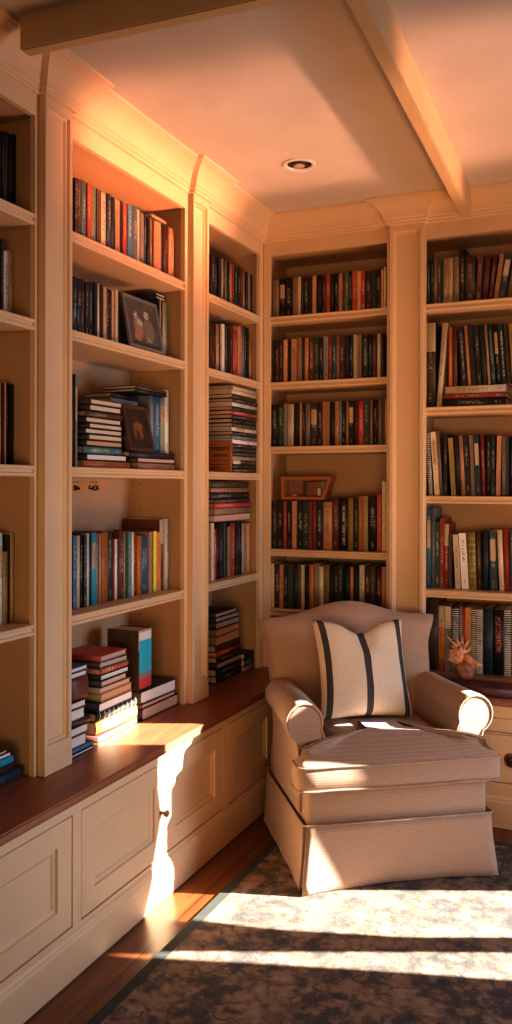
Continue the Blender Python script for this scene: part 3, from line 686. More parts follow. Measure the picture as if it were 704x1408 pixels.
ROWS = [
('C1','B',0.05,2.5245,[(0.025,0.07,0.216,'lT',0),(0.07,0.109,0.216,'kL',0),(0.109,0.147,0.216,'kT',0),(0.147,0.181,0.216,'lT',0),(0.181,0.198,0.216,'p',0),(0.198,0.214,0.216,'d',0),(0.214,0.243,0.216,'kT',0),(0.243,0.268,0.214,'k',0),(0.268,0.291,0.214,'s',0),(0.291,0.321,0.214,'k',0),(0.321,0.343,0.214,'mT',0),(0.343,0.368,0.214,'rT',0),(0.368,0.388,0.214,'k',0),(0.388,0.415,0.214,'kT',0),(0.415,0.437,0.213,'s',0),(0.437,0.452,0.213,'m',0),(0.452,0.472,0.213,'tT',0),(0.472,0.493,0.213,'kT',0),(0.493,0.52,0.213,'rT',0),(0.52,0.54,0.213,'s',0),(0.54,0.561,0.213,'RT',0),(0.561,0.597,0.213,'dT',0),(0.597,0.621,0.212,'g',0),(0.621,0.65,0.212,'kT',0),(0.65,0.664,0.212,'s',0),(0.664,0.676,0.226,'p',0)]),
('C2','B',0.05,2.1659,[(0.026,0.047,0.237,'d',0),(0.047,0.074,0.237,'mT',0),(0.074,0.099,0.237,'kT',0),(0.099,0.122,0.237,'s',0),(0.122,0.146,0.237,'k',0),(0.146,0.177,0.237,'sT',0),(0.177,0.208,0.237,'lT',0),(0.208,0.221,0.237,'g',0),(0.221,0.243,0.237,'sT',0),(0.243,0.276,0.237,'mT',0),(0.276,0.304,0.237,'gT',0),(0.304,0.329,0.237,'nT',0),(0.329,0.356,0.237,'eT',0),(0.356,0.376,0.237,'rT',0),(0.376,0.404,0.237,'bT',0),(0.404,0.421,0.237,'l',0),(0.421,0.453,0.237,'mT',0),(0.453,0.474,0.237,'n',0),(0.474,0.497,0.237,'nT',0),(0.497,0.521,0.237,'p',0),(0.521,0.545,0.237,'lT',0),(0.545,0.579,0.237,'gT',0),(0.579,0.603,0.237,'nT',0),(0.603,0.625,0.237,'mT',0),(0.625,0.647,0.236,'p',0),(0.647,0.662,0.236,'d',0)]),
('C3','B',0.05,1.8143,[(0.025,0.064,0.233,'kT',0),(0.064,0.102,0.233,'gT',0),(0.102,0.121,0.234,'e',0),(0.121,0.157,0.234,'pT',0),(0.157,0.193,0.234,'k',0),(0.193,0.208,0.234,'s',0),(0.208,0.226,0.235,'kT',0),(0.226,0.254,0.235,'eT',0),(0.254,0.297,0.235,'dL',0),(0.297,0.325,0.235,'nT',0),(0.325,0.347,0.236,'o',0),(0.347,0.367,0.236,'lT',0),(0.367,0.392,0.236,'k',0),(0.392,0.419,0.236,'sT',0),(0.419,0.434,0.236,'a',0),(0.434,0.456,0.237,'kT',0),(0.456,0.471,0.237,'sT',0),(0.471,0.5,0.237,'kL',0),(0.5,0.527,0.237,'m',0),(0.527,0.556,0.237,'RT',0),(0.556,0.587,0.238,'gT',0),(0.587,0.604,0.238,'s',0),(0.604,0.632,0.238,'kT',0),(0.632,0.651,0.238,'lT',0),(0.651,0.667,0.238,'d',0),(0.667,0.679,0.239,'s',0)]),
('C4','B',0.07,1.2526,[(0.017,0.051,0.263,'dT',0),(0.051,0.088,0.262,'kT',0),(0.088,0.109,0.262,'r',0),(0.109,0.14,0.262,'kT',0),(0.14,0.166,0.262,'s',0),(0.166,0.205,0.261,'nT',0),(0.205,0.24,0.261,'gT',0),(0.24,0.26,0.261,'m',0),(0.26,0.28,0.261,'r',0),(0.28,0.317,0.261,'nT',0),(0.317,0.371,0.26,'sL',0),(0.371,0.409,0.278,'mT',0),(0.409,0.463,0.278,'kW',0),(0.463,0.492,0.279,'yT',0),(0.492,0.519,0.28,'gT',0),(0.519,0.544,0.293,'o',0),(0.544,0.575,0.293,'p',0),(0.575,0.624,0.293,'kT',0),(0.624,0.649,0.303,'rT',0),(0.649,0.674,0.372,'p',0)]),
('C5','B',0.05,0.7,[(0.024,0.045,0.48,'p',0),(0.045,0.077,0.479,'mT',0),(0.077,0.102,0.479,'sT',0),(0.102,0.131,0.479,'kT',0),(0.131,0.159,0.478,'g',0),(0.159,0.182,0.478,'d',0),(0.182,0.205,0.478,'a',0),(0.205,0.225,0.478,'p',0),(0.225,0.251,0.477,'k',0),(0.251,0.276,0.477,'oT',0),(0.276,0.306,0.477,'e',0),(0.306,0.331,0.477,'p',0),(0.331,0.366,0.476,'yT',0),(0.366,0.391,0.476,'k',0),(0.391,0.418,0.476,'kT',0),(0.418,0.445,0.475,'kT',0),(0.445,0.48,0.475,'n',0),(0.48,0.502,0.475,'s',0),(0.502,0.531,0.474,'k',0),(0.531,0.562,0.474,'wT',0),(0.562,0.593,0.474,'mT',0),(0.593,0.624,0.473,'dT',0),(0.624,0.655,0.473,'mT',0),(0.655,0.68,0.473,'s',0)]),
('D1','B',0.03,2.5237,[(0.881,0.896,0.23,'d',0),(0.896,0.911,0.23,'gT',0),(0.911,0.931,0.23,'kT',0),(0.931,0.948,0.23,'lT',0),(0.948,0.968,0.23,'dT',0),(0.968,0.98,0.23,'g',0),(0.98,1.004,0.23,'lT',0),(1.004,1.026,0.23,'pT',0),(1.026,1.057,0.23,'lT',0),(1.057,1.089,0.273,'kT',0),(1.089,1.138,0.228,'dT',0),(1.138,1.166,0.226,'mT',3),(1.166,1.195,0.225,'m',4),(1.195,1.218,0.224,'mT',6),(1.218,1.243,0.223,'sT',8),(1.243,1.276,0.221,'nL',9),(1.276,1.313,0.22,'l',10)]),
('D2a','B',0.05,2.0003,[(0.881,0.936,0.436,'dS',0)]),
('D2b','B',0.05,2.0003,[(0.94,0.966,0.433,'pT',4)]),
('D3','B',0.06,1.5497,[(0.89,0.914,0.327,'kD',-3),(0.914,0.942,0.329,'pL',-4),(0.942,0.957,0.331,'lT',-4),(0.957,0.978,0.32,'kT',0),(0.978,1.004,0.296,'yT',-3.5),(1.004,1.027,0.299,'k',-3),(1.027,1.049,0.302,'s',-3),(1.049,1.076,0.304,'kT',-3),(1.076,1.096,0.305,'l',-2.5),(1.096,1.123,0.305,'nL',-2.5),(1.123,1.145,0.305,'rT',-2),(1.145,1.168,0.306,'kT',0),(1.168,1.19,0.306,'kT',0),(1.19,1.214,0.304,'s',1),(1.214,1.235,0.293,'eT',0),(1.235,1.25,0.292,'n',0),(1.25,1.288,0.292,'kT',0),(1.288,1.311,0.291,'kL',0)]),
('D4','B',0.09,1.0734,[(0.874,0.901,0.411,'bL',0),(0.901,0.92,0.411,'a',0),(0.92,0.947,0.335,'gT',0),(0.947,0.969,0.36,'rT',0),(0.969,0.993,0.33,'rS',0),(0.993,1.011,0.282,'d',0),(1.011,1.04,0.278,'pS',-3),(1.04,1.077,0.281,'wT',-3.5),(1.077,1.114,0.285,'yB',-2),(1.114,1.14,0.288,'dT',-1.5),(1.14,1.171,0.3,'n',0),(1.17,1.205,0.303,'nL',-1.5),(1.205,1.232,0.307,'p',-2.5),(1.232,1.259,0.31,'r',-1.5),(1.259,1.288,0.302,'nT',-1),(1.288,1.308,0.296,'pD',0)]),
('D5','B',0.05,0.66,[(0.888,0.95,0.343,'d',0),(0.95,0.988,0.326,'oS',0),(0.988,1.017,0.326,'eS',0),(1.017,1.056,0.325,'kD',0),(1.056,1.073,0.325,'e',0),(1.073,1.089,0.325,'r',0),(1.089,1.115,0.324,'oT',0),(1.115,1.144,0.324,'kD',0),(1.144,1.176,0.323,'eD',0),(1.176,1.224,0.326,'n',0),(1.224,1.277,0.326,'kR',0),(1.277,1.313,0.325,'kD',0)]),
('B1','L',-0.05,2.5245,[(-1.678,-1.654,0.226,'kT',0),(-1.654,-1.635,0.227,'mT',0),(-1.635,-1.603,0.229,'tT',0),(-1.603,-1.576,0.23,'rT',0),(-1.576,-1.531,0.231,'GT',0),(-1.531,-1.5,0.231,'d',0),(-1.5,-1.462,0.23,'pT',0),(-1.462,-1.433,0.231,'nT',0),(-1.433,-1.399,0.232,'n',0),(-1.399,-1.366,0.234,'sT',0),(-1.366,-1.341,0.235,'k',0),(-1.341,-1.31,0.236,'rT',0),(-1.31,-1.274,0.237,'bT',0),(-1.274,-1.232,0.238,'aT',0),(-1.232,-1.208,0.239,'p',0),(-1.208,-1.179,0.238,'eT',0),(-1.179,-1.151,0.233,'nT',0),(-1.151,-1.126,0.228,'k',0),(-1.126,-1.099,0.229,'lT',0),(-1.098,-1.067,0.231,'sT',0),(-1.067,-1.03,0.233,'s',0),(-1.03,-1.002,0.235,'k',0),(-1.002,-0.96,0.237,'mT',0),(-0.96,-0.911,0.24,'sL',0)]),
('B2','L',-0.05,2.1659,[(-1.682,-1.653,0.213,'nT',0),(-1.653,-1.623,0.214,'nT',0),(-1.623,-1.602,0.215,'mT',0),(-1.602,-1.578,0.216,'kT',0),(-1.578,-1.552,0.218,'kT',0),(-1.552,-1.53,0.219,'k',0),(-1.53,-1.504,0.22,'p',0),(-1.504,-1.486,0.22,'k',0),(-1.486,-1.464,0.219,'s',0),(-1.464,-1.443,0.219,'nT',0),(-1.443,-1.424,0.219,'kT',0),(-1.424,-1.409,0.219,'s',0),(-1.409,-1.389,0.219,'p',0),(-1.389,-1.373,0.218,'d',0)]),
('B2r','L',-0.09,2.1659,[(-1.003,-0.975,0.269,'kT',0),(-0.975,-0.953,0.27,'s',0),(-0.953,-0.923,0.271,'kT',0),(-0.923,-0.893,0.272,'p',0),(-0.893,-0.822,0.279,'GT',0)]),
('B3l','L',-0.03,1.668,[(-1.713,-1.699,0.341,'k',0),(-1.699,-1.685,0.343,'eL',0)]),
('B4','L',-0.09,1.1259,[(-1.626,-1.603,0.281,'bT',0),(-1.603,-1.58,0.28,'p',0),(-1.58,-1.558,0.284,'kT',0),(-1.558,-1.536,0.285,'kT',0),(-1.536,-1.51,0.285,'w',0),(-1.51,-1.494,0.284,'k',0),(-1.494,-1.462,0.283,'cL',0),(-1.462,-1.433,0.283,'aT',0),(-1.433,-1.414,0.282,'s',0),(-1.414,-1.365,0.281,'oT',0),(-1.365,-1.324,0.28,'gT',0),(-1.324,-1.308,0.256,'r',0),(-1.308,-1.283,0.255,'w',0),(-1.283,-1.242,0.276,'mT',0),(-1.242,-1.218,0.274,'p',0),(-1.218,-1.189,0.274,'tT',0),(-1.189,-1.165,0.273,'w',0),(-1.165,-1.132,0.272,'rT',0),(-1.132,-1.094,0.259,'oT',0),(-1.094,-1.063,0.25,'bT',0),(-1.063,-1.034,0.249,'bT',0),(-1.034,-1.005,0.269,'lT',0),(-1.005,-0.979,0.268,'d',0),(-0.979,-0.949,0.267,'Y',0),(-0.949,-0.912,0.266,'oT',0),(-0.912,-0.877,0.32,'mS',0),(-0.877,-0.836,0.323,'wT',0)]),
('A3_1','L',-0.05,2.5245,[(-0.532,-0.492,0.221,'kT',0),(-0.492,-0.461,0.222,'kT',0),(-0.461,-0.43,0.222,'k',0),(-0.43,-0.401,0.224,'l',0),(-0.401,-0.367,0.224,'nT',0),(-0.367,-0.337,0.225,'y',0),(-0.337,-0.308,0.227,'kT',0),(-0.308,-0.271,0.228,'s',0),(-0.271,-0.248,0.23,'r',0),(-0.248,-0.211,0.229,'nT',0),(-0.211,-0.178,0.227,'kT',0),(-0.178,-0.142,0.226,'mT',0),(-0.142,-0.102,0.224,'sT',0),(-0.102,-0.072,0.224,'k',0),(-0.072,-0.041,0.221,'l',0),(-0.041,-0.007,0.22,'k',0)]),
('A3_2','L',-0.06,2.1659,[(-0.525,-0.489,0.243,'dT',0),(-0.489,-0.446,0.247,'mT',0),(-0.446,-0.404,0.252,'s',0),(-0.404,-0.392,0.255,'k',0),(-0.392,-0.356,0.257,'w',0),(-0.356,-0.315,0.261,'kT',0),(-0.315,-0.272,0.266,'k',0),(-0.272,-0.232,0.27,'dT',0),(-0.232,-0.177,0.247,'rT',0),(-0.177,-0.136,0.28,'s',0),(-0.136,-0.1,0.297,'RT',0),(-0.1,-0.067,0.288,'tT',0),(-0.067,-0.035,0.292,'nT',0),(-0.035,-0.006,0.295,'k',0),(-0.005,0.021,0.234,'s',0)]),
('A3_4','L',-0.06,1.1259,[(-0.527,-0.488,0.289,'p',0),(-0.488,-0.45,0.256,'RT',0),(-0.45,-0.426,0.286,'kT',0),(-0.426,-0.401,0.285,'k',0),(-0.401,-0.364,0.284,'dT',0),(-0.364,-0.338,0.283,'n',0),(-0.338,-0.311,0.282,'e',0),(-0.311,-0.298,0.281,'k',0),(-0.298,-0.261,0.26,'l',0),(-0.261,-0.255,0.279,'k',0),(-0.255,-0.196,0.278,'rT',0),(-0.196,-0.165,0.276,'kT',0),(-0.165,-0.132,0.275,'kT',0),(-0.132,-0.1,0.274,'nT',0),(-0.1,-0.058,0.272,'p',0),(-0.058,-0.016,0.271,'lT',0),(-0.016,0.029,0.269,'s',0)]),
('A1_1','L',-0.1,2.5245,[(-2.032,-2.014,0.278,'dT',0),(-2.014,-1.998,0.28,'kT',0),(-1.998,-1.982,0.281,'d',0),(-1.982,-1.962,0.281,'mT',0),(-1.962,-1.945,0.282,'k',0),(-1.945,-1.912,0.282,'mT',0),(-1.912,-1.883,0.289,'k',0)]),
('A1_2','L',-0.1,2.1659,[(-2.031,-2.016,0.265,'kT',0),(-2.016,-2.001,0.265,'rT',0),(-2.001,-1.956,0.237,'wT',0),(-1.956,-1.911,0.245,'wT',0)]),
('A1_3','L',-0.1,1.668,[(-2.031,-2.013,0.282,'oT',0),(-2.013,-2.007,0.282,'d',0),(-2.007,-1.991,0.282,'s',0),(-1.991,-1.967,0.282,'kT',0),(-1.967,-1.942,0.283,'k',0)]),
('A1_4','L',-0.1,1.1259,[(-2.029,-2.008,0.309,'wL',0),(-2.008,-1.974,0.247,'yT',0),(-1.974,-1.957,0.305,'d',0),(-1.957,-1.933,0.305,'p',0)]),
]
PLACE = {  # row: (where from, where, lo, hi, group)
 'C1': ('from the corner', 'top shelf behind the armchair', .0205, .712), 'C2': ('from the corner', 'second shelf behind the armchair', .0205, .712),
 'C3': ('from the corner', 'third shelf behind the armchair', .0205, .712), 'C4': ('from the corner', 'fourth shelf behind the armchair', .0205, .712),
 'C5': ('from the corner', 'lowest shelf behind the armchair', .0205, .712),
 'D1': ('from the pilaster', 'top shelf of the bookcase above the drawers', .879, 1.6), 'D2a': ('from the pilaster', 'second shelf of the bookcase above the drawers', .879, 1.6),
 'D2b': ('from the pilaster', 'second shelf of the bookcase above the drawers', .879, 1.6), 'D2c': ('leaning over', 'second shelf of the bookcase above the drawers', .879, 1.6),
 'D3': ('from the pilaster', 'third shelf of the bookcase above the drawers', .899, 1.6), 'D4': ('from the pilaster', 'fourth shelf of the bookcase above the drawers', .879, 1.6),
 'D5': ('from the pilaster', 'row behind the spiny shell', .879, 1.6),
 'B1': ('from the near end', 'top shelf of the wide bench bookcase', -1.80, -.889), 'B2': ('from the near end', 'second shelf before the framed photograph', -1.80, -.889),
 'B2r': ('past the framed photograph', 'second shelf of the wide bookcase', -1.80, -.889), 'B3l': ('at the near end', 'third shelf of the wide bookcase', -1.80, -.889),
 'B3u': ('past the leaning picture', 'third shelf of the wide bookcase', -1.80, -.889),
 'B4': ('from the near end', 'fourth shelf of the wide bench bookcase', -1.80, -.889),
 'A3_1': ('from the near end', 'top shelf of the narrow corner bookcase', -.718, -.034), 'A3_2': ('from the near end', 'second shelf of the narrow corner bookcase', -.718, -.034),
 'A3_4': ('from the near end', 'fourth shelf of the narrow corner bookcase', -.718, -.034),
 'A1_1': ('from the photo edge', 'top shelf of the shadowy cut-off bookcase', -2.4, -1.956), 'A1_2': ('from the photo edge', 'second shelf of the shadowy cut-off bookcase', -2.4, -1.956),
 'A1_3': ('from the photo edge', 'third shelf of the shadowy cut-off bookcase', -2.4, -1.956), 'A1_4': ('from the photo edge', 'fourth shelf of the shadowy cut-off bookcase', -2.4, -1.956),
}
def size_word(t, h):
    return 'slim' if t < .019 else ('thick' if t > .038 else ('tall' if h > .29 else 'upright'))
def place_row(name, axis, plane, z, books, order0=0):
    frm, where, lo, hi = PLACE[name]
    a0, a1 = books[0][0], books[-1][1]
    sc = 1.0; sh = 0.0
    L, H = max(a0, lo), min(a1, hi)
    sc = (H-L)/(a1-a0)
    prev = None; push = 0.0
    for i, (a, b_, h, style, lean) in enumerate(books):
        a = L+(a-a0)*sc+push; b_ = L+(b_-a0)*sc+push
        wid = (b_-a)
        an = math.radians(lean); tn = math.tan(an)
        if prev:                       # keep leaning neighbours clear of each other
            pb, ptn, ph = prev
            need = max(0.0, max(pb + ptn*q - (a + tn*q) for q in (0, min(h, ph))))
            if lean or ptn: need += .0015
            if need > 0 and (lean or ptn): a += need; b_ += need; push += need
        prev = (b_, tn, h)
        t = max(.005, (wid-.0012)*math.cos(an))
        if not lean and z > 0: t = max(.005, wid-.0012)
        d = min(.29-abs(plane) if axis == 'L' else .285-plane, max(.12, h*random.uniform(.62, .74)))
        mid = (a+b_)/2
        lift = t/2*math.sin(abs(an)) + .0006
        st = plane + random.uniform(-.006, .006)
        if axis == 'L':
            M = Matrix.Translation((st, mid, z+lift)) @ Matrix.Rotation(PI/2, 4, 'Z') @ Matrix.Rotation(an, 4, 'Y')
        else:
            M = Matrix.Translation((mid, st, z+lift)) @ Matrix.Rotation(an, 4, 'Y')
        spiral = style[1:] == 'D'
        words = PALETTE[style[0]][2]
        kind = 'spiral notebook' if spiral else 'book'
        lab = '%s %s %s, %s %s, %s' % (size_word(t, h), words, kind, ORD[i+order0], frm, where)
        make_book(t, d, h, style, lab, 'books on the ' + where, M, 'spiral_notebook' if spiral else ('ring_binder' if style[1:] == 'R' or (name == 'D5' and style == 'n') else None), spiral=spiral)
HEIGHT_CAP = {'A3_4': .287, 'A3_1': .30, 'C5': .25}
for name, axis, plane, z, bs in ROWS:
    if name == 'C5': z = .9259; bs = [(a, b_, random.uniform(.236, .252), s, l) for a, b_, h, s, l in bs]
    cap = HEIGHT_CAP.get(name)
    bs = [(a, b_, min(h, cap) if cap else h, s, l) for a, b_, h, s, l in bs]
    if name == 'B2r': bs = [(a, b_, min(h, .270), s, l) for a, b_, h, s, l in bs]
    bs = [(a, b_, h+random.uniform(-.004, .004) if name not in ('A3_4', 'B2r', 'C4') else h, s, l) for a, b_, h, s, l in bs]
    place_row(name, axis, plane, z, bs, 1 if name == 'D2b' else 0)
# leaning books above the flat pile in the bay over the drawers
place_row('D2c', 'B', .06, 2.1066, [(1.000, 1.020, .300, 'o', 0), (1.022, 1.044, .302, 'm', 0), (1.052, 1.080, .300, 'kW', -4), (1.081, 1.099, .302, 's', -4), (1.100, 1.124, .304, 'k', -4), (1.125, 1.150, .300, 'kT', -4), (1.151, 1.174, .302, 'k', -4), (1.175, 1.189, .300, 'l', -4), (1.190, 1.212, .305, 'nT', -4), (1.213, 1.236, .302, 'kL', -4), (1.237, 1.263, .304, 'kW', -4), (1.264, 1.280, .296, 'd', -4), (1.282, 1.318, .300, 'yT', -4), (1.320, 1.345, .30, 'k', -4)])
place_row('B3u', 'L', -.075, 1.7435, [(-1.178, -1.137, .115, 'pT', 0), (-1.135, -1.092, .155, 'l', 0), (-1.090, -1.052, .250, 'aT', 0), (-1.050, -.994, .250, 'bT', 0), (-.992, -.953, .250, 'GL', 0), (-.951, -.915, .290, 'wT', 0)])

def flat_left(y0, y1, z0, z1, style, mode, xf, depth, label, group, yaw=0, pages='p', soft=None):
    t = z1-z0-.0008; zc = (z0+z1)/2; L = y1-y0
    if mode == 'f': R = ((0, -1, 0), (0, 0, -1), (1, 0, 0)); org = (xf, y1, zc); d, h = depth, L
    elif mode == 'p': R = ((0, 1, 0), (0, 0, 1), (1, 0, 0)); org = (xf-depth, y0, zc); d, h = depth, L
    else: R = ((0, 0, -1), (0, 1, 0), (1, 0, 0)); org = (xf, y0, zc); d, h = L, depth
    # rows of R: world x, y, z in terms of local X(t), Y(d), Z(h)
    M = Matrix((R[0]+(org[0],), R[1]+(org[1],), R[2]+(org[2],), (0, 0, 0, 1)))
    c = Vector((xf-depth/2, (y0+y1)/2, zc))
    M = Matrix.Translation(c) @ Matrix.Rotation(math.radians(yaw), 4, 'Z') @ Matrix.Translation(-c) @ M
    make_book(t, d, h, style, label, group, M, pages=pages, soft=soft)
def stack_left(items, xf, depth, where, group, jit=2.0):
    for i, it in enumerate(items):
        y0, y1, z0, z1, style, mode = it[:6]; pages = it[6] if len(it) > 6 else 'p'
        top = ('topmost' if i == 0 else ORD[i] + ' from the top')
        lab = '%s flat book, %s, %s' % (PALETTE[style[0]][2], top, where)
        flat_left(y0, y1, z0, z1, style, mode, xf, depth, lab, group, random.uniform(-jit, jit), pages, soft=False)
stack_left([(-1.57, -1.348, 1.914, 1.936, 'd', 'e', 'p'), (-1.577, -1.354, 1.889, 1.913, 'd', 'e', 'p'), (-1.60, -1.345, 1.865, 1.888, 'dT', 'f'), (-1.602, -1.354, 1.842, 1.864, 'k', 'e'),
            (-1.58, -1.346, 1.821, 1.841, 'm', 'e'), (-1.607, -1.348, 1.799, 1.820, 'k', 'e'), (-1.583, -1.346, 1.776, 1.798, 'd', 'e'), (-1.598, -1.346, 1.752, 1.775, 'k', 'e', 'o'),
            (-1.618, -1.350, 1.723, 1.751, 'tT', 'f'), (-1.596, -1.312, 1.697, 1.722, 'k', 'e', 'w'), (-1.62, -1.285, 1.6685, 1.696, 'oT', 'f')],
           -.05, .19, 'third-shelf pale-paged pile', 'pale-paged books piled on the third shelf', 0.6)
stack_left([(-1.308, -.93, 1.719, 1.742, 'k', 'f'), (-1.242, -.923, 1.697, 1.718, 'm', 'e', 's'), (-1.242, -.923, 1.6685, 1.696, 'sT', 'f')], -.04, .17, 'low pile under the leaning picture', 'books lying under the leaning picture', 0)
stack_left([(-1.305, -1.095, 1.969, 1.989, 'k', 'f'), (-1.31, -1.097, 1.946, 1.968, 'eT', 'f'), (-1.305, -1.098, 1.921, 1.945, 'gT', 'f'), (-1.31, -1.20, 1.861, 1.920, 'd', 'f'), (-1.31, -1.20, 1.801, 1.860, 'kT', 'f'), (-1.31, -1.20, 1.7435, 1.80, 'd', 'f')], -.13, .14, 'pile behind the leaning picture', 'books piled behind the leaning picture', 0)
stack_left([(-1.225, -.965, 2.011, 2.024, 'd', 'f'), (-1.23, -.962, 1.9975, 2.010, 'k', 'f')], -.06, .17, 'pair across the third-shelf books', 'books lying across the third-shelf books', 0)
stack_left([(-.99, -.905, 2.455, 2.469, 'k', 'e'), (-.99, -.90, 2.4405, 2.4545, 'k', 'e')], -.10, .15, 'pair across the second-shelf books', 'books lying across the second-shelf books', 0)
stack_left([(-1.10, -.965, 2.773, 2.789, 'l', 'f')], -.06, .15, 'laid over the top-shelf row', 'book lying across the top-shelf row', 0)
stack_left([(-1.53, -1.342, .911, .935, 'r', 'e', 'e'), (-1.53, -1.335, .886, .910, 'd', 'e', 'e'), (-1.535, -1.329, .862, .885, 'rB', 'f'), (-1.53, -1.325, .838, .861, 'k', 'e', 'w'), (-1.53, -1.341, .812, .837, 'd', 'e', 's'),
            (-1.535, -1.312, .788, .811, 'l', 'e', 's'), (-1.53, -1.299, .755, .787, 'y', 'e', 'o'), (-1.55, -1.293, .718, .754, 'k', 'e', 'w'), (-1.56, -1.264, .684, .717, 'kB', 'f'), (-1.557, -1.257, .632, .683, 'oL', 'f'), (-1.56, -1.244, .606, .631, 'm', 'e', 'p')],
           -.03, .20, 'red-topped sunlit bench pile', 'books in the red-topped pile on the bench', 2.2)
stack_left([(-1.779, -1.655, .915, .932, 'b', 'e', 'w'), (-1.779, -1.66, .893, .914, 'm', 'e', 'w'), (-1.779, -1.65, .807, .892, 'm', 'f'), (-1.779, -1.664, .780, .806, 'm', 'e', 'w'), (-1.779, -1.672, .738, .779, 'm', 'e', 'w'),
            (-1.779, -1.634, .714, .737, 'k', 'f'), (-1.779, -1.650, .681, .713, 'm', 'e', 'w'), (-1.779, -1.662, .637, .680, 'm', 'e', 'w'), (-1.779, -1.615, .618, .636, 'b', 'f'), (-1.779, -1.613, .606, .617, 'k', 'e', 'w')],
           -.003, .20, 'white-paged bench pile beside nearest pilaster', 'books in the white-paged pile on the bench', 0)
stack_left([(-1.225, -.932, .676, .728, 'd', 'e', 'w'), (-1.222, -.934, .656, .675, 'm', 'e', 's'), (-1.220, -.908, .606, .655, 'k', 'e', 's')], -.03, .19, 'low pile under the cyan book', 'books in the low pile on the bench', 1.5)
o = make_book(.107, .16, .256, 'dS', 'very thick brown book with a cyan and white spine, upright on bench pile', 'books on the bench', Matrix.Translation((-.045, -1.165, .729)) @ Matrix.Rotation(PI/2, 4, 'Z'), 'hardback_book', soft=False)
bm = bmesh.new(); M_CY = flat('cyan printed wrapper', (.03, .48, .62), .4)
for k, (z0, z1, mi) in enumerate([(.212, .247, 1), (.075, .212, 0), (.052, .075, 2), (.008, .052, 3)]):
    f = [bm.verts.new((-.0500+.100*u/6, .0035-.005*math.sin(PI*(.05+.9*u/6)), zz)) for zz in (z0, z1) for u in range(7)]
    for u in range(6):
        q = bm.faces.new((f[u], f[u+1], f[u+8], f[u+7])); q.material_index = mi
wr = bm_obj('spine_wrapper', bm, [M_CY, flat('white printed wrapper', (.78, .74, .68), .5), flat('grey printed wrapper', (.25, .22, .21), .5), flat('red printed wrapper', (.55, .06, .07), .5)], o)
# dark pile in the narrow corner bookcase, third shelf
cols = ['kT', 'k', 'dS', 'eT', 'kT', 'd', 'kT', 'wT', 'aT', 'kT', 'wL', 'dT', 'k', 'gT', 'rT', 'k', 'wT', 'kT', 'd', 'p', 'p'][::-1]
zz = 2.112; its = []
for i, cst in enumerate(cols):
    h_ = (2.112-1.6685)/len(cols)
    its.append((-.385+random.uniform(-.008, .008), -.075+random.uniform(-.02, .012), zz-h_, zz-.0006, cst, 'f', random.choice('ppes'))); zz -= h_
stack_left(its, -.006, .22, 'tall pile in narrow corner bookcase', 'books in the tall dark pile', .5)
stack_left([(-.52, -.07, 1.589, 1.622, 'd', 'f'), (-.53, -.06, 1.565, 1.588, 'sT', 'f'), (-.53, -.065, 1.532, 1.564, 'kT', 'f'), (-.50, -.06, 1.511, 1.531, 'dT', 'f'), (-.49, -.042, 1.486, 1.510, 'RT', 'f'), (-.49, -.05, 1.451, 1.485, 'lT', 'f'), (-.495, -.045, 1.4165, 1.450, 'l', 'e', 's')],
           -.055, .20, 'pile over the fourth-shelf corner row', 'books lying across the corner bookcase row', 0)
stack_left([(-.50, -.25, .938, .960, 'k', 'e', 'e'), (-.49, -.22, .912, .937, 'k', 'e', 'e'), (-.49, -.215, .879, .911, 'n', 'e', 'e'), (-.495, -.215, .842, .878, 'l', 'e', 's'), (-.495, -.21, .797, .841, 'l', 'e', 's'), (-.49, -.205, .764, .796, 'm', 'f'),
            (-.485, -.19, .738, .763, 'RT', 'f'), (-.485, -.19, .708, .737, 'kT', 'f'), (-.48, -.185, .678, .707, 'k', 'e', 'e'), (-.485, -.185, .641, .677, 'kT', 'f'), (-.48, -.18, .606, .640, 'kT', 'f')],
           -.045, .20, 'dark corner bench pile', 'books in the dark bench pile in the corner', 1.0)
stack_left([(-.165, -.04, .671, .70, 'k', 'f'), (-.165, -.04, .631, .670, 'nT', 'f'), (-.165, -.04, .606, .630, 'e', 'f')], -.035, .2, 'small pile beside the armchair back', 'books in the small pile by the armchair back', 0)
stack_left([(-2.22, -2.06, .711, .721, 'd', 'e'), (-2.22, -2.04, .694, .710, 'k', 'e', 'w'), (-2.22, -2.03, .669, .693, 'cT', 'f'), (-2.22, -2.03, .641, .668, 'k', 'f'), (-2.22, -1.985, .606, .640, 'n', 'f')], -.04, .2, 'bench pile cut off by the photo edge', 'books in the cut-off bench pile', 0)
# flat pile under the leaning books, bay above the drawers
for i, (x0, x1, z0, z1, stl) in enumerate([(.985, 1.285, 2.0685, 2.106, 'pT'), (.978, 1.285, 2.0425, 2.068, 'rT'), (.975, 1.285, 2.001, 2.042, 'kT')]):
    M = Matrix(((0, 0, -1, x1), (0, 1, 0, .05), (1, 0, 0, (z0+z1)/2), (0, 0, 0, 1)))
    make_book(z1-z0-.0008, .19, x1-x0, stl, '%s flat book, %s of three beneath the leaning books' % (PALETTE[stl[0]][2], ('topmost', 'middle', 'lowest')[i]), 'books lying flat above the drawers', M, soft=False)

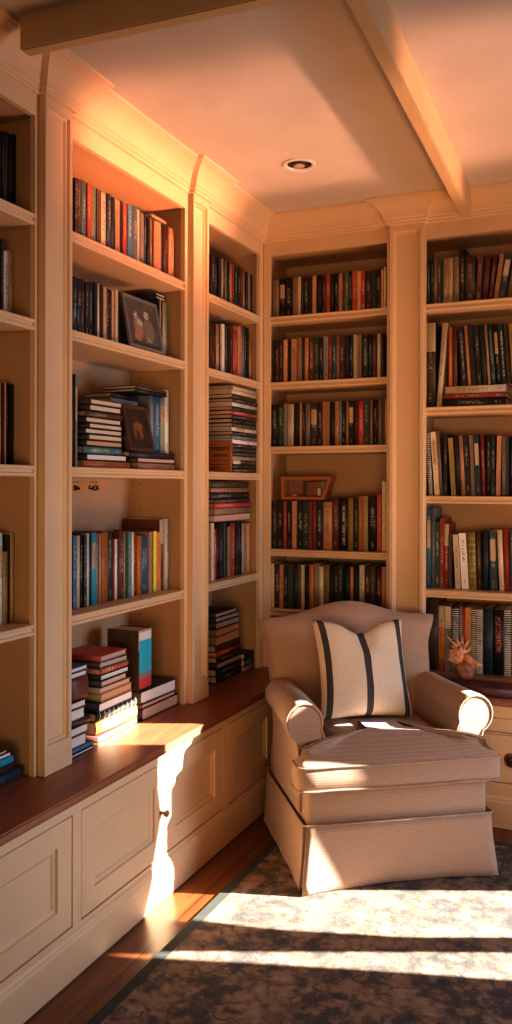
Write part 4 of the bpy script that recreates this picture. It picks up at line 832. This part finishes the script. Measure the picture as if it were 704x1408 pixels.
# ---------------------------------------------------------------- ornaments and pictures
M_ORW = wood_mat('orange varnished wood', (.30, .10, .035), (.50, .19, .07), .35, (30, 3, 30))
M_DKW = wood_mat('dark frame wood', (.06, .03, .02), (.13, .065, .04), .4, (30, 3, 30))
def photo_mat(name, bg, blobs):
    m, nt, b = new_mat(name)
    uv = N(nt, 'ShaderNodeUVMap'); col = noise(nt, uv.outputs[0], 6, 3); col = ramp(nt, col, [(.3, tuple(x*.7 for x in bg)), (.7, tuple(x*1.3 for x in bg))])
    nn = N(nt, 'ShaderNodeTexNoise'); nn.inputs['Scale'].default_value = 16; nn.inputs['Detail'].default_value = 5; lk(nt, uv.outputs[0], nn.inputs['Vector'])
    ad = N(nt, 'ShaderNodeVectorMath', operation='MULTIPLY_ADD'); lk(nt, nn.outputs['Color'], ad.inputs[0]); ad.inputs[1].default_value = (.22, .22, 0); lk(nt, uv.outputs[0], ad.inputs[2])
    for (cx, cy, rx, ry, c) in blobs:
        mp = N(nt, 'ShaderNodeVectorMath', operation='SUBTRACT'); lk(nt, ad.outputs[0], mp.inputs[0]); mp.inputs[1].default_value = (cx+.11, cy+.11, 0)
        dv = N(nt, 'ShaderNodeVectorMath', operation='DIVIDE'); lk(nt, mp.outputs[0], dv.inputs[0]); dv.inputs[1].default_value = (rx, ry, 1)
        ln = N(nt, 'ShaderNodeVectorMath', operation='LENGTH'); lk(nt, dv.outputs[0], ln.inputs[0])
        col = mixc(nt, ramp(nt, ln.outputs['Value'], [(.8, (1, 1, 1)), (1.05, (0, 0, 0))]), col, c)
    lk(nt, col, b.inputs['Base Color']); b.inputs['Roughness'].default_value = .35; return m
def picture(name, label, cat, w, h, fw, fmat, pmat, M):
    t = tag(empty(name), label, cat)
    bm = bmesh.new()
    prof = [(0, 0), (0, .010), (.003, .013), (fw*.6, .013), (fw, .008), (fw, 0)]
    rings = []
    for px, pz in prof:
        rings.append([bm.verts.new((x, -pz, z)) for x, z in ((-w/2+px, px), (w/2-px, px), (w/2-px, h-px), (-w/2+px, h-px))])
    for A, B in zip(rings, rings[1:]+rings[:1]):
        for i in range(4): bm.faces.new((A[i], A[(i+1) % 4], B[(i+1) % 4], B[i]))
    bm_obj('frame', bm, fmat, t)
    bm = bmesh.new(); uvl = bm.loops.layers.uv.new('UVMap')
    q = [(-w/2+fw-.001, fw-.001), (w/2-fw+.001, fw-.001), (w/2-fw+.001, h-fw+.001), (-w/2+fw-.001, h-fw+.001)]
    f = bm.faces.new([bm.verts.new((x, -.005, z)) for x, z in q])
    for lp, uvv in zip(f.loops, ((0, 0), (1, 0), (1, 1), (0, 1))): lp[uvl].uv = uvv
    me = bpy.data.meshes.new('print'); bm.to_mesh(me); bm.free(); link('print', me, pmat, t)
    box('backing_board', -w/2+.003, w/2-.003, -.0035, -.0005, .003, h-.003, M_DKW, t, 0)
    t.matrix_world = M
    return t
picture('framed_photograph', 'grey-mounted framed photograph of two small dressed-up figures, leaning on the second shelf', 'framed photograph', .275, .225, .014, flat('pewter grey frame', (.20, .185, .18), .4),
        photo_mat('snapshot print', (.105, .095, .098), [(.34, .40, .15, .30, (.34, .22, .17)), (.30, .68, .06, .08, (.62, .50, .42)), (.24, .20, .10, .09, (.60, .16, .06)), (.66, .38, .20, .30, (.24, .19, .13)), (.66, .72, .08, .10, (.55, .42, .36)), (.62, .16, .08, .05, (.45, .34, .26)), (.40, .52, .10, .09, (.55, .45, .40)), (.5, .03, .6, .06, (.05, .06, .04))]),
        Matrix.Translation((-.018, -1.212, S2+.0035)) @ Matrix.Rotation(PI/2, 4, 'Z') @ Matrix.Rotation(math.radians(-11), 4, 'X'))
picture('framed_picture', 'small brown picture of a rust-coloured animal in a wooden frame, leaning on the third shelf', 'framed picture', .196, .195, .016, M_DKW,
        photo_mat('brown picture print', (.045, .028, .022), [(.55, .55, .22, .13, (.26, .10, .05)), (.34, .40, .06, .22, (.22, .09, .045)), (.62, .36, .10, .16, (.24, .10, .05))]),
        Matrix.Translation((-.028, -1.2375, 1.7440)) @ Matrix.Rotation(PI/2, 4, 'Z') @ Matrix.Rotation(math.radians(-12), 4, 'X'))
# small paper strip with two dark stamps on the back panel of the wide bookcase
nt_ = tag(empty('paper_strip', (-DEPTH, -1.45, 1.572)), 'orange paper strip with two dark stamps stuck inside the fourth shelf', 'paper strip')
box('paper', .0005, .0015, -.07, .345, 0, .050, flat('orange paper', (.62, .30, .12), .8), nt_, 0)
for y in (.125, .262):
    bm = bmesh.new(); random.seed(int(y*1000))
    for k in range(26):
        yy, z = y+random.uniform(-.034, .034), .017+random.uniform(-.011, .012); add_box(bm, .0016, .0019, yy-.006, yy+.006, z-.003, z+.003)
    for k in range(3): add_box(bm, .0016, .0019, y-.03+k*.022, y-.015+k*.022, .040, .044)
    bm_obj('ink_stamp', bm, flat('dark stamp ink', (.06, .03, .02), .8), nt_)
# wooden plaque in the corner bookcase
pq = tag(empty('wooden_plaque'), 'small orange wooden plaque with two rows of dark lettering beside the tall pile', 'plaque')
box('board', -.061, .061, -.008, .008, 0, .158, M_ORW, pq, .003)
bm = bmesh.new(); random.seed(3)
for z, a, b_, hh in ((.116, -.052, .046, .018), (.082, -.036, .040, .015)):
    x = a
    while x < b_:
        w_ = random.uniform(.007, .011)
        add_box(bm, x, x+w_*.28, -.0092, -.0081, z-hh/2, z+hh/2); add_box(bm, x, x+w_*.8, -.0092, -.0081, z+hh/2-.004, z+hh/2)
        if random.random() < .6: add_box(bm, x+w_*.6, x+w_*.8, -.0092, -.0081, z-hh/2, z+hh/2)
        x += w_
bm_obj('lettering', bm, flat('burnt lettering', (.05, .025, .015), .8), pq)
for z in (.018, .036, .054):
    box('groove', -.055, .055, -.0088, -.0082, z, z+.003, flat('burnt lettering', (.05, .025, .015), .8), pq, 0)
pq.matrix_world = Matrix.Translation((-.057, -.424, S3+.002)) @ Matrix.Rotation(math.radians(4), 4, 'Z') @ Matrix.Rotation(math.radians(-6), 4, 'X')

# display box on the fourth shelf behind the armchair
sb = tag(empty('display_box', (.075, .075, 1.5242)), 'small orange wooden glass-fronted display box sitting on the fourth-shelf books', 'display box')
def trap(i): return [(0+i, 0+i), (.252-i*.9, 0+i), (.290-i*1.1, .126-i), (-.002+i, .126-i)]
bm = bmesh.new()
oA, iA = [bm.verts.new((x, 0, z)) for x, z in trap(0)], [bm.verts.new((x, 0, z)) for x, z in trap(.016)]
oB, iB = [bm.verts.new((x, .085, z)) for x, z in trap(0)], [bm.verts.new((x, .085, z)) for x, z in trap(.016)]
for i in range(4):
    k = (i+1) % 4
    bm.faces.new((oA[i], oA[k], iA[k], iA[i])); bm.faces.new((oB[i], oB[k], iB[k], iB[i])); bm.faces.new((oA[i], oA[k], oB[k], oB[i])); bm.faces.new((iA[i], iA[k], iB[k], iB[i]))
bm_obj('box_frame', bm, M_ORW, sb)
bm = bmesh.new(); bm.faces.new([bm.verts.new((x, .083, z)) for x, z in trap(.012)]); bm_obj('back_panel', bm, flat('red brown card', (.38, .16, .10), .7), sb)
bm = bmesh.new(); bm.faces.new([bm.verts.new((x, .004, z)) for x, z in trap(.014)]); bm_obj('glass_pane', bm, M_GLASS, sb)
box('white_card', .196, .214, .05, .054, .022, .062, flat('white card', (.75, .72, .66), .6), sb, 0)
box('dark_post', .118, .130, .040, .052, .0165, .100, M_DKW, sb, .002)
box('dark_ledge', .118, .235, .040, .075, .096, .101, M_DKW, sb, .001)
bm = bmesh.new(); add_lathe(bm, [(.016, 0), (.014, .008), (.006, .014), (.001, .016)], lambda x, y, h: (.062+x, .045+y, .0165+h), 10); bm_obj('golden_trinket', bm, flat('golden yellow trinket', (.80, .50, .08), .5), sb, True)

# wooden riser, flat book and spiny shell on the bench top beside the armchair
rs = tag(empty('wooden_riser', (.900, -.02, Z_BENCH)), 'low brown wooden riser under the binders above the drawers', 'riser')
M_RIS = wood_mat('brown riser wood', (.24, .11, .058), (.36, .18, .095), .45, (3, 30, 30))
box('top_board', 0, .80, 0, .315, .034, .0535, M_RIS, rs, .002)
box('middle_board', .004, .79, .008, .31, .018, .0335, M_RIS, rs, .002); box('base_board', 0, .80, -.004, .312, .0005, .0175, M_RIS, rs, .002)
M = Matrix(((0, 0, -1, 1.345), (0, 1, 0, -.185), (1, 0, 0, Z_BENCH+.0205), (0, 0, 0, 1)))
make_book(.039, .15, .275, 'm', 'large red-brown book lying flat on the bench top beside the right chair arm', None, M, soft=False)
M = Matrix(((0, 0, -1, 1.58), (0, 1, 0, -.175), (1, 0, 0, Z_BENCH+.0155), (0, 0, 0, 1)))
make_book(.029, .14, .215, 'p', 'cream book lying flat beside the large red-brown one, above the drawers', None, M, soft=False)

sh = tag(empty('spiny_seashell', (1.117, -.115, .6595)), 'spiny orange seashell ornament standing in front of the binders above the drawers', 'seashell')
m, nt, b = new_mat('mottled orange shell')
v = noise(nt, coords(nt), 26, 4)
lk(nt, ramp(nt, v, [(.3, (.45, .16, .07)), (.5, (.75, .36, .18)), (.7, (.88, .64, .44))]), b.inputs['Base Color']); b.inputs['Roughness'].default_value = .5; bump(nt, b, v, .5, .004)
M_SHELL = m
random.seed(11)
bm = bmesh.new()
bmesh.ops.create_uvsphere(bm, u_segments=28, v_segments=18, radius=1)
for vtx in bm.verts:
    c = vtx.co.copy(); k = 1 + .10*math.sin(5*math.atan2(c.y, c.x)+3*c.z) + .06*math.sin(9*c.z)
    vtx.co = Vector((c.x*.047*k, c.y*.040*k, .052 + c.z*.052*(1 if c.z > 0 else .98)))
bm_obj('shell_foot', bm, flat('brown shell foot', (.36, .16, .09), .5, var=.35, scale=30), sh, True)
bm = bmesh.new()
pts = []
for k in range(40):
    a = k/39; th = a*2.6*2*PI; r = .036*(1-a)**.8
    pts.append((-.030+a*.022+r*math.cos(th)*.55-.006, r*math.sin(th)*.5, .100+.062*a+r*.35*math.sin(th)))
add_tube(bm, pts, lambda s: .034*(1-s)**.75+.003, 12)
add_tube(bm, [(.0, -.01, .115), (.030, -.022, .100), (.062, -.03, .088), (.088, -.034, .082)], lambda s: .016*(1-s)+.006, 10)
bm_obj('shell_whorl', bm, M_SHELL, sh, True)
for k in range(15):
    th = -2.2+k*.32; z = .075+.085*abs(math.sin(k*.9)); 
    d = Vector((-abs(math.cos(th))*(.9 if k % 4 else -.6), -.5*math.sin(th*1.3)-.2, random.uniform(-.25, .6))).normalized()
    st0 = Vector((-.018, -.004, z)) + d*.020; L = random.uniform(.030, .050)
    if k == 0: d = Vector((-.75, -.1, .62)).normalized(); st0 = Vector((-.030, -.004, .150)); L = .075
    tube('shell_spine', [st0, st0+d*L*.5+Vector((0, 0, .004)), st0+d*L+Vector((0, 0, .012))], (lambda s: .0085*(1-s)+.0022), M_SHELL, sh, 7)

# ---------------------------------------------------------------- light
W = bpy.data.worlds.new('sky'); bpy.context.scene.world = W; W.use_nodes = True
bg = W.node_tree.nodes['Background']; sky = W.node_tree.nodes.new('ShaderNodeTexSky'); sky.sky_type = 'HOSEK_WILKIE'
sky.sun_direction = (.84, .37, .39); sky.turbidity = 3
W.node_tree.links.new(sky.outputs[0], bg.inputs[0]); bg.inputs[1].default_value = .35
def lamp(name, kind, loc, target=None, direction=None, **kw):
    L = bpy.data.lights.new(name, kind); o = bpy.data.objects.new(name, L); COL.objects.link(o); o.location = loc
    d = Vector(direction) if direction else Vector(target)-Vector(loc)
    o.rotation_euler = d.to_track_quat('-Z', 'Y').to_euler()
    for k, v in kw.items(): setattr(L, k, v)
    return o
AZ = .41; EL = math.atan(.42)
lamp('sun', 'SUN', (6, 3, 4), direction=(-math.cos(AZ)*math.cos(EL), -math.sin(AZ)*math.cos(EL), -math.sin(EL)), energy=56, color=(1, .91, .78), angle=math.radians(.25))
lamp('window_side_fill', 'AREA', (3.9, -.75, 1.25), target=(.2, -1.9, .6), energy=22, color=(.66, .78, 1), shape='RECTANGLE', size=1.2, size_y=1.3, spread=math.radians(115))  # added area lamp out of view, cool fill for left cabinets and chair
lamp('camera_side_fill', 'AREA', (2.4, -5.6, 1.0), target=(.8, -.4, 1.5), energy=8, color=(1, .62, .32), shape='RECTANGLE', size=2.4, size_y=1.2, spread=math.radians(52))  # unseen fill lamp added behind the camera to warm the back bookcases
lamp('floor_bounce_fill', 'AREA', (2.6, -1.0, .12), target=(.1, -.65, 2.75), energy=11, color=(1, .46, .18), shape='RECTANGLE', size=1.2, size_y=.9, spread=math.radians(62))  # added low lamp out of view, imitates warm bounce off the floor
# unseen area lamp standing in for low sun mirrored up onto the ceiling
lamp('mirrored_sun_fill', 'AREA', (5.9, -.78, .86), direction=(-.975, -.05, .405), energy=5.6, color=(1, .47, .30), shape='RECTANGLE', size=1.25, size_y=1.12, spread=math.radians(4))

lamp('mirrored_sun_fill', 'AREA', (5.9, -.85, .36), direction=(-.975, -.05, .405), energy=3.4, color=(1, .25, .09), shape='RECTANGLE', size=1.1, size_y=.42, spread=math.radians(5))  # second added lamp, puts extra orange glow on the upper left frieze

# ---------------------------------------------------------------- camera
cam = bpy.data.cameras.new('camera'); co = bpy.data.objects.new('camera', cam); COL.objects.link(co)
co.location = (1.8677, -4.3547, 1.6)
co.rotation_euler = (PI/2, 0, .4136)
co.rotation_euler = (Matrix.Rotation(.4136, 4, 'Z') @ Matrix.Rotation(PI/2, 4, 'X') @ Matrix.Rotation(.0018, 4, 'Z')).to_euler()
cam.sensor_fit = 'HORIZONTAL'; cam.sensor_width = 36; cam.lens = 36*1184.98/704
cam.shift_y = -(704-667.77)/704
cam.clip_start = .05
sc_ = bpy.context.scene; sc_.camera = co
sc_.view_settings.view_transform = 'Standard'; sc_.view_settings.look = 'Medium High Contrast'; sc_.view_settings.exposure = 0
sc_.cycles.use_denoising = True
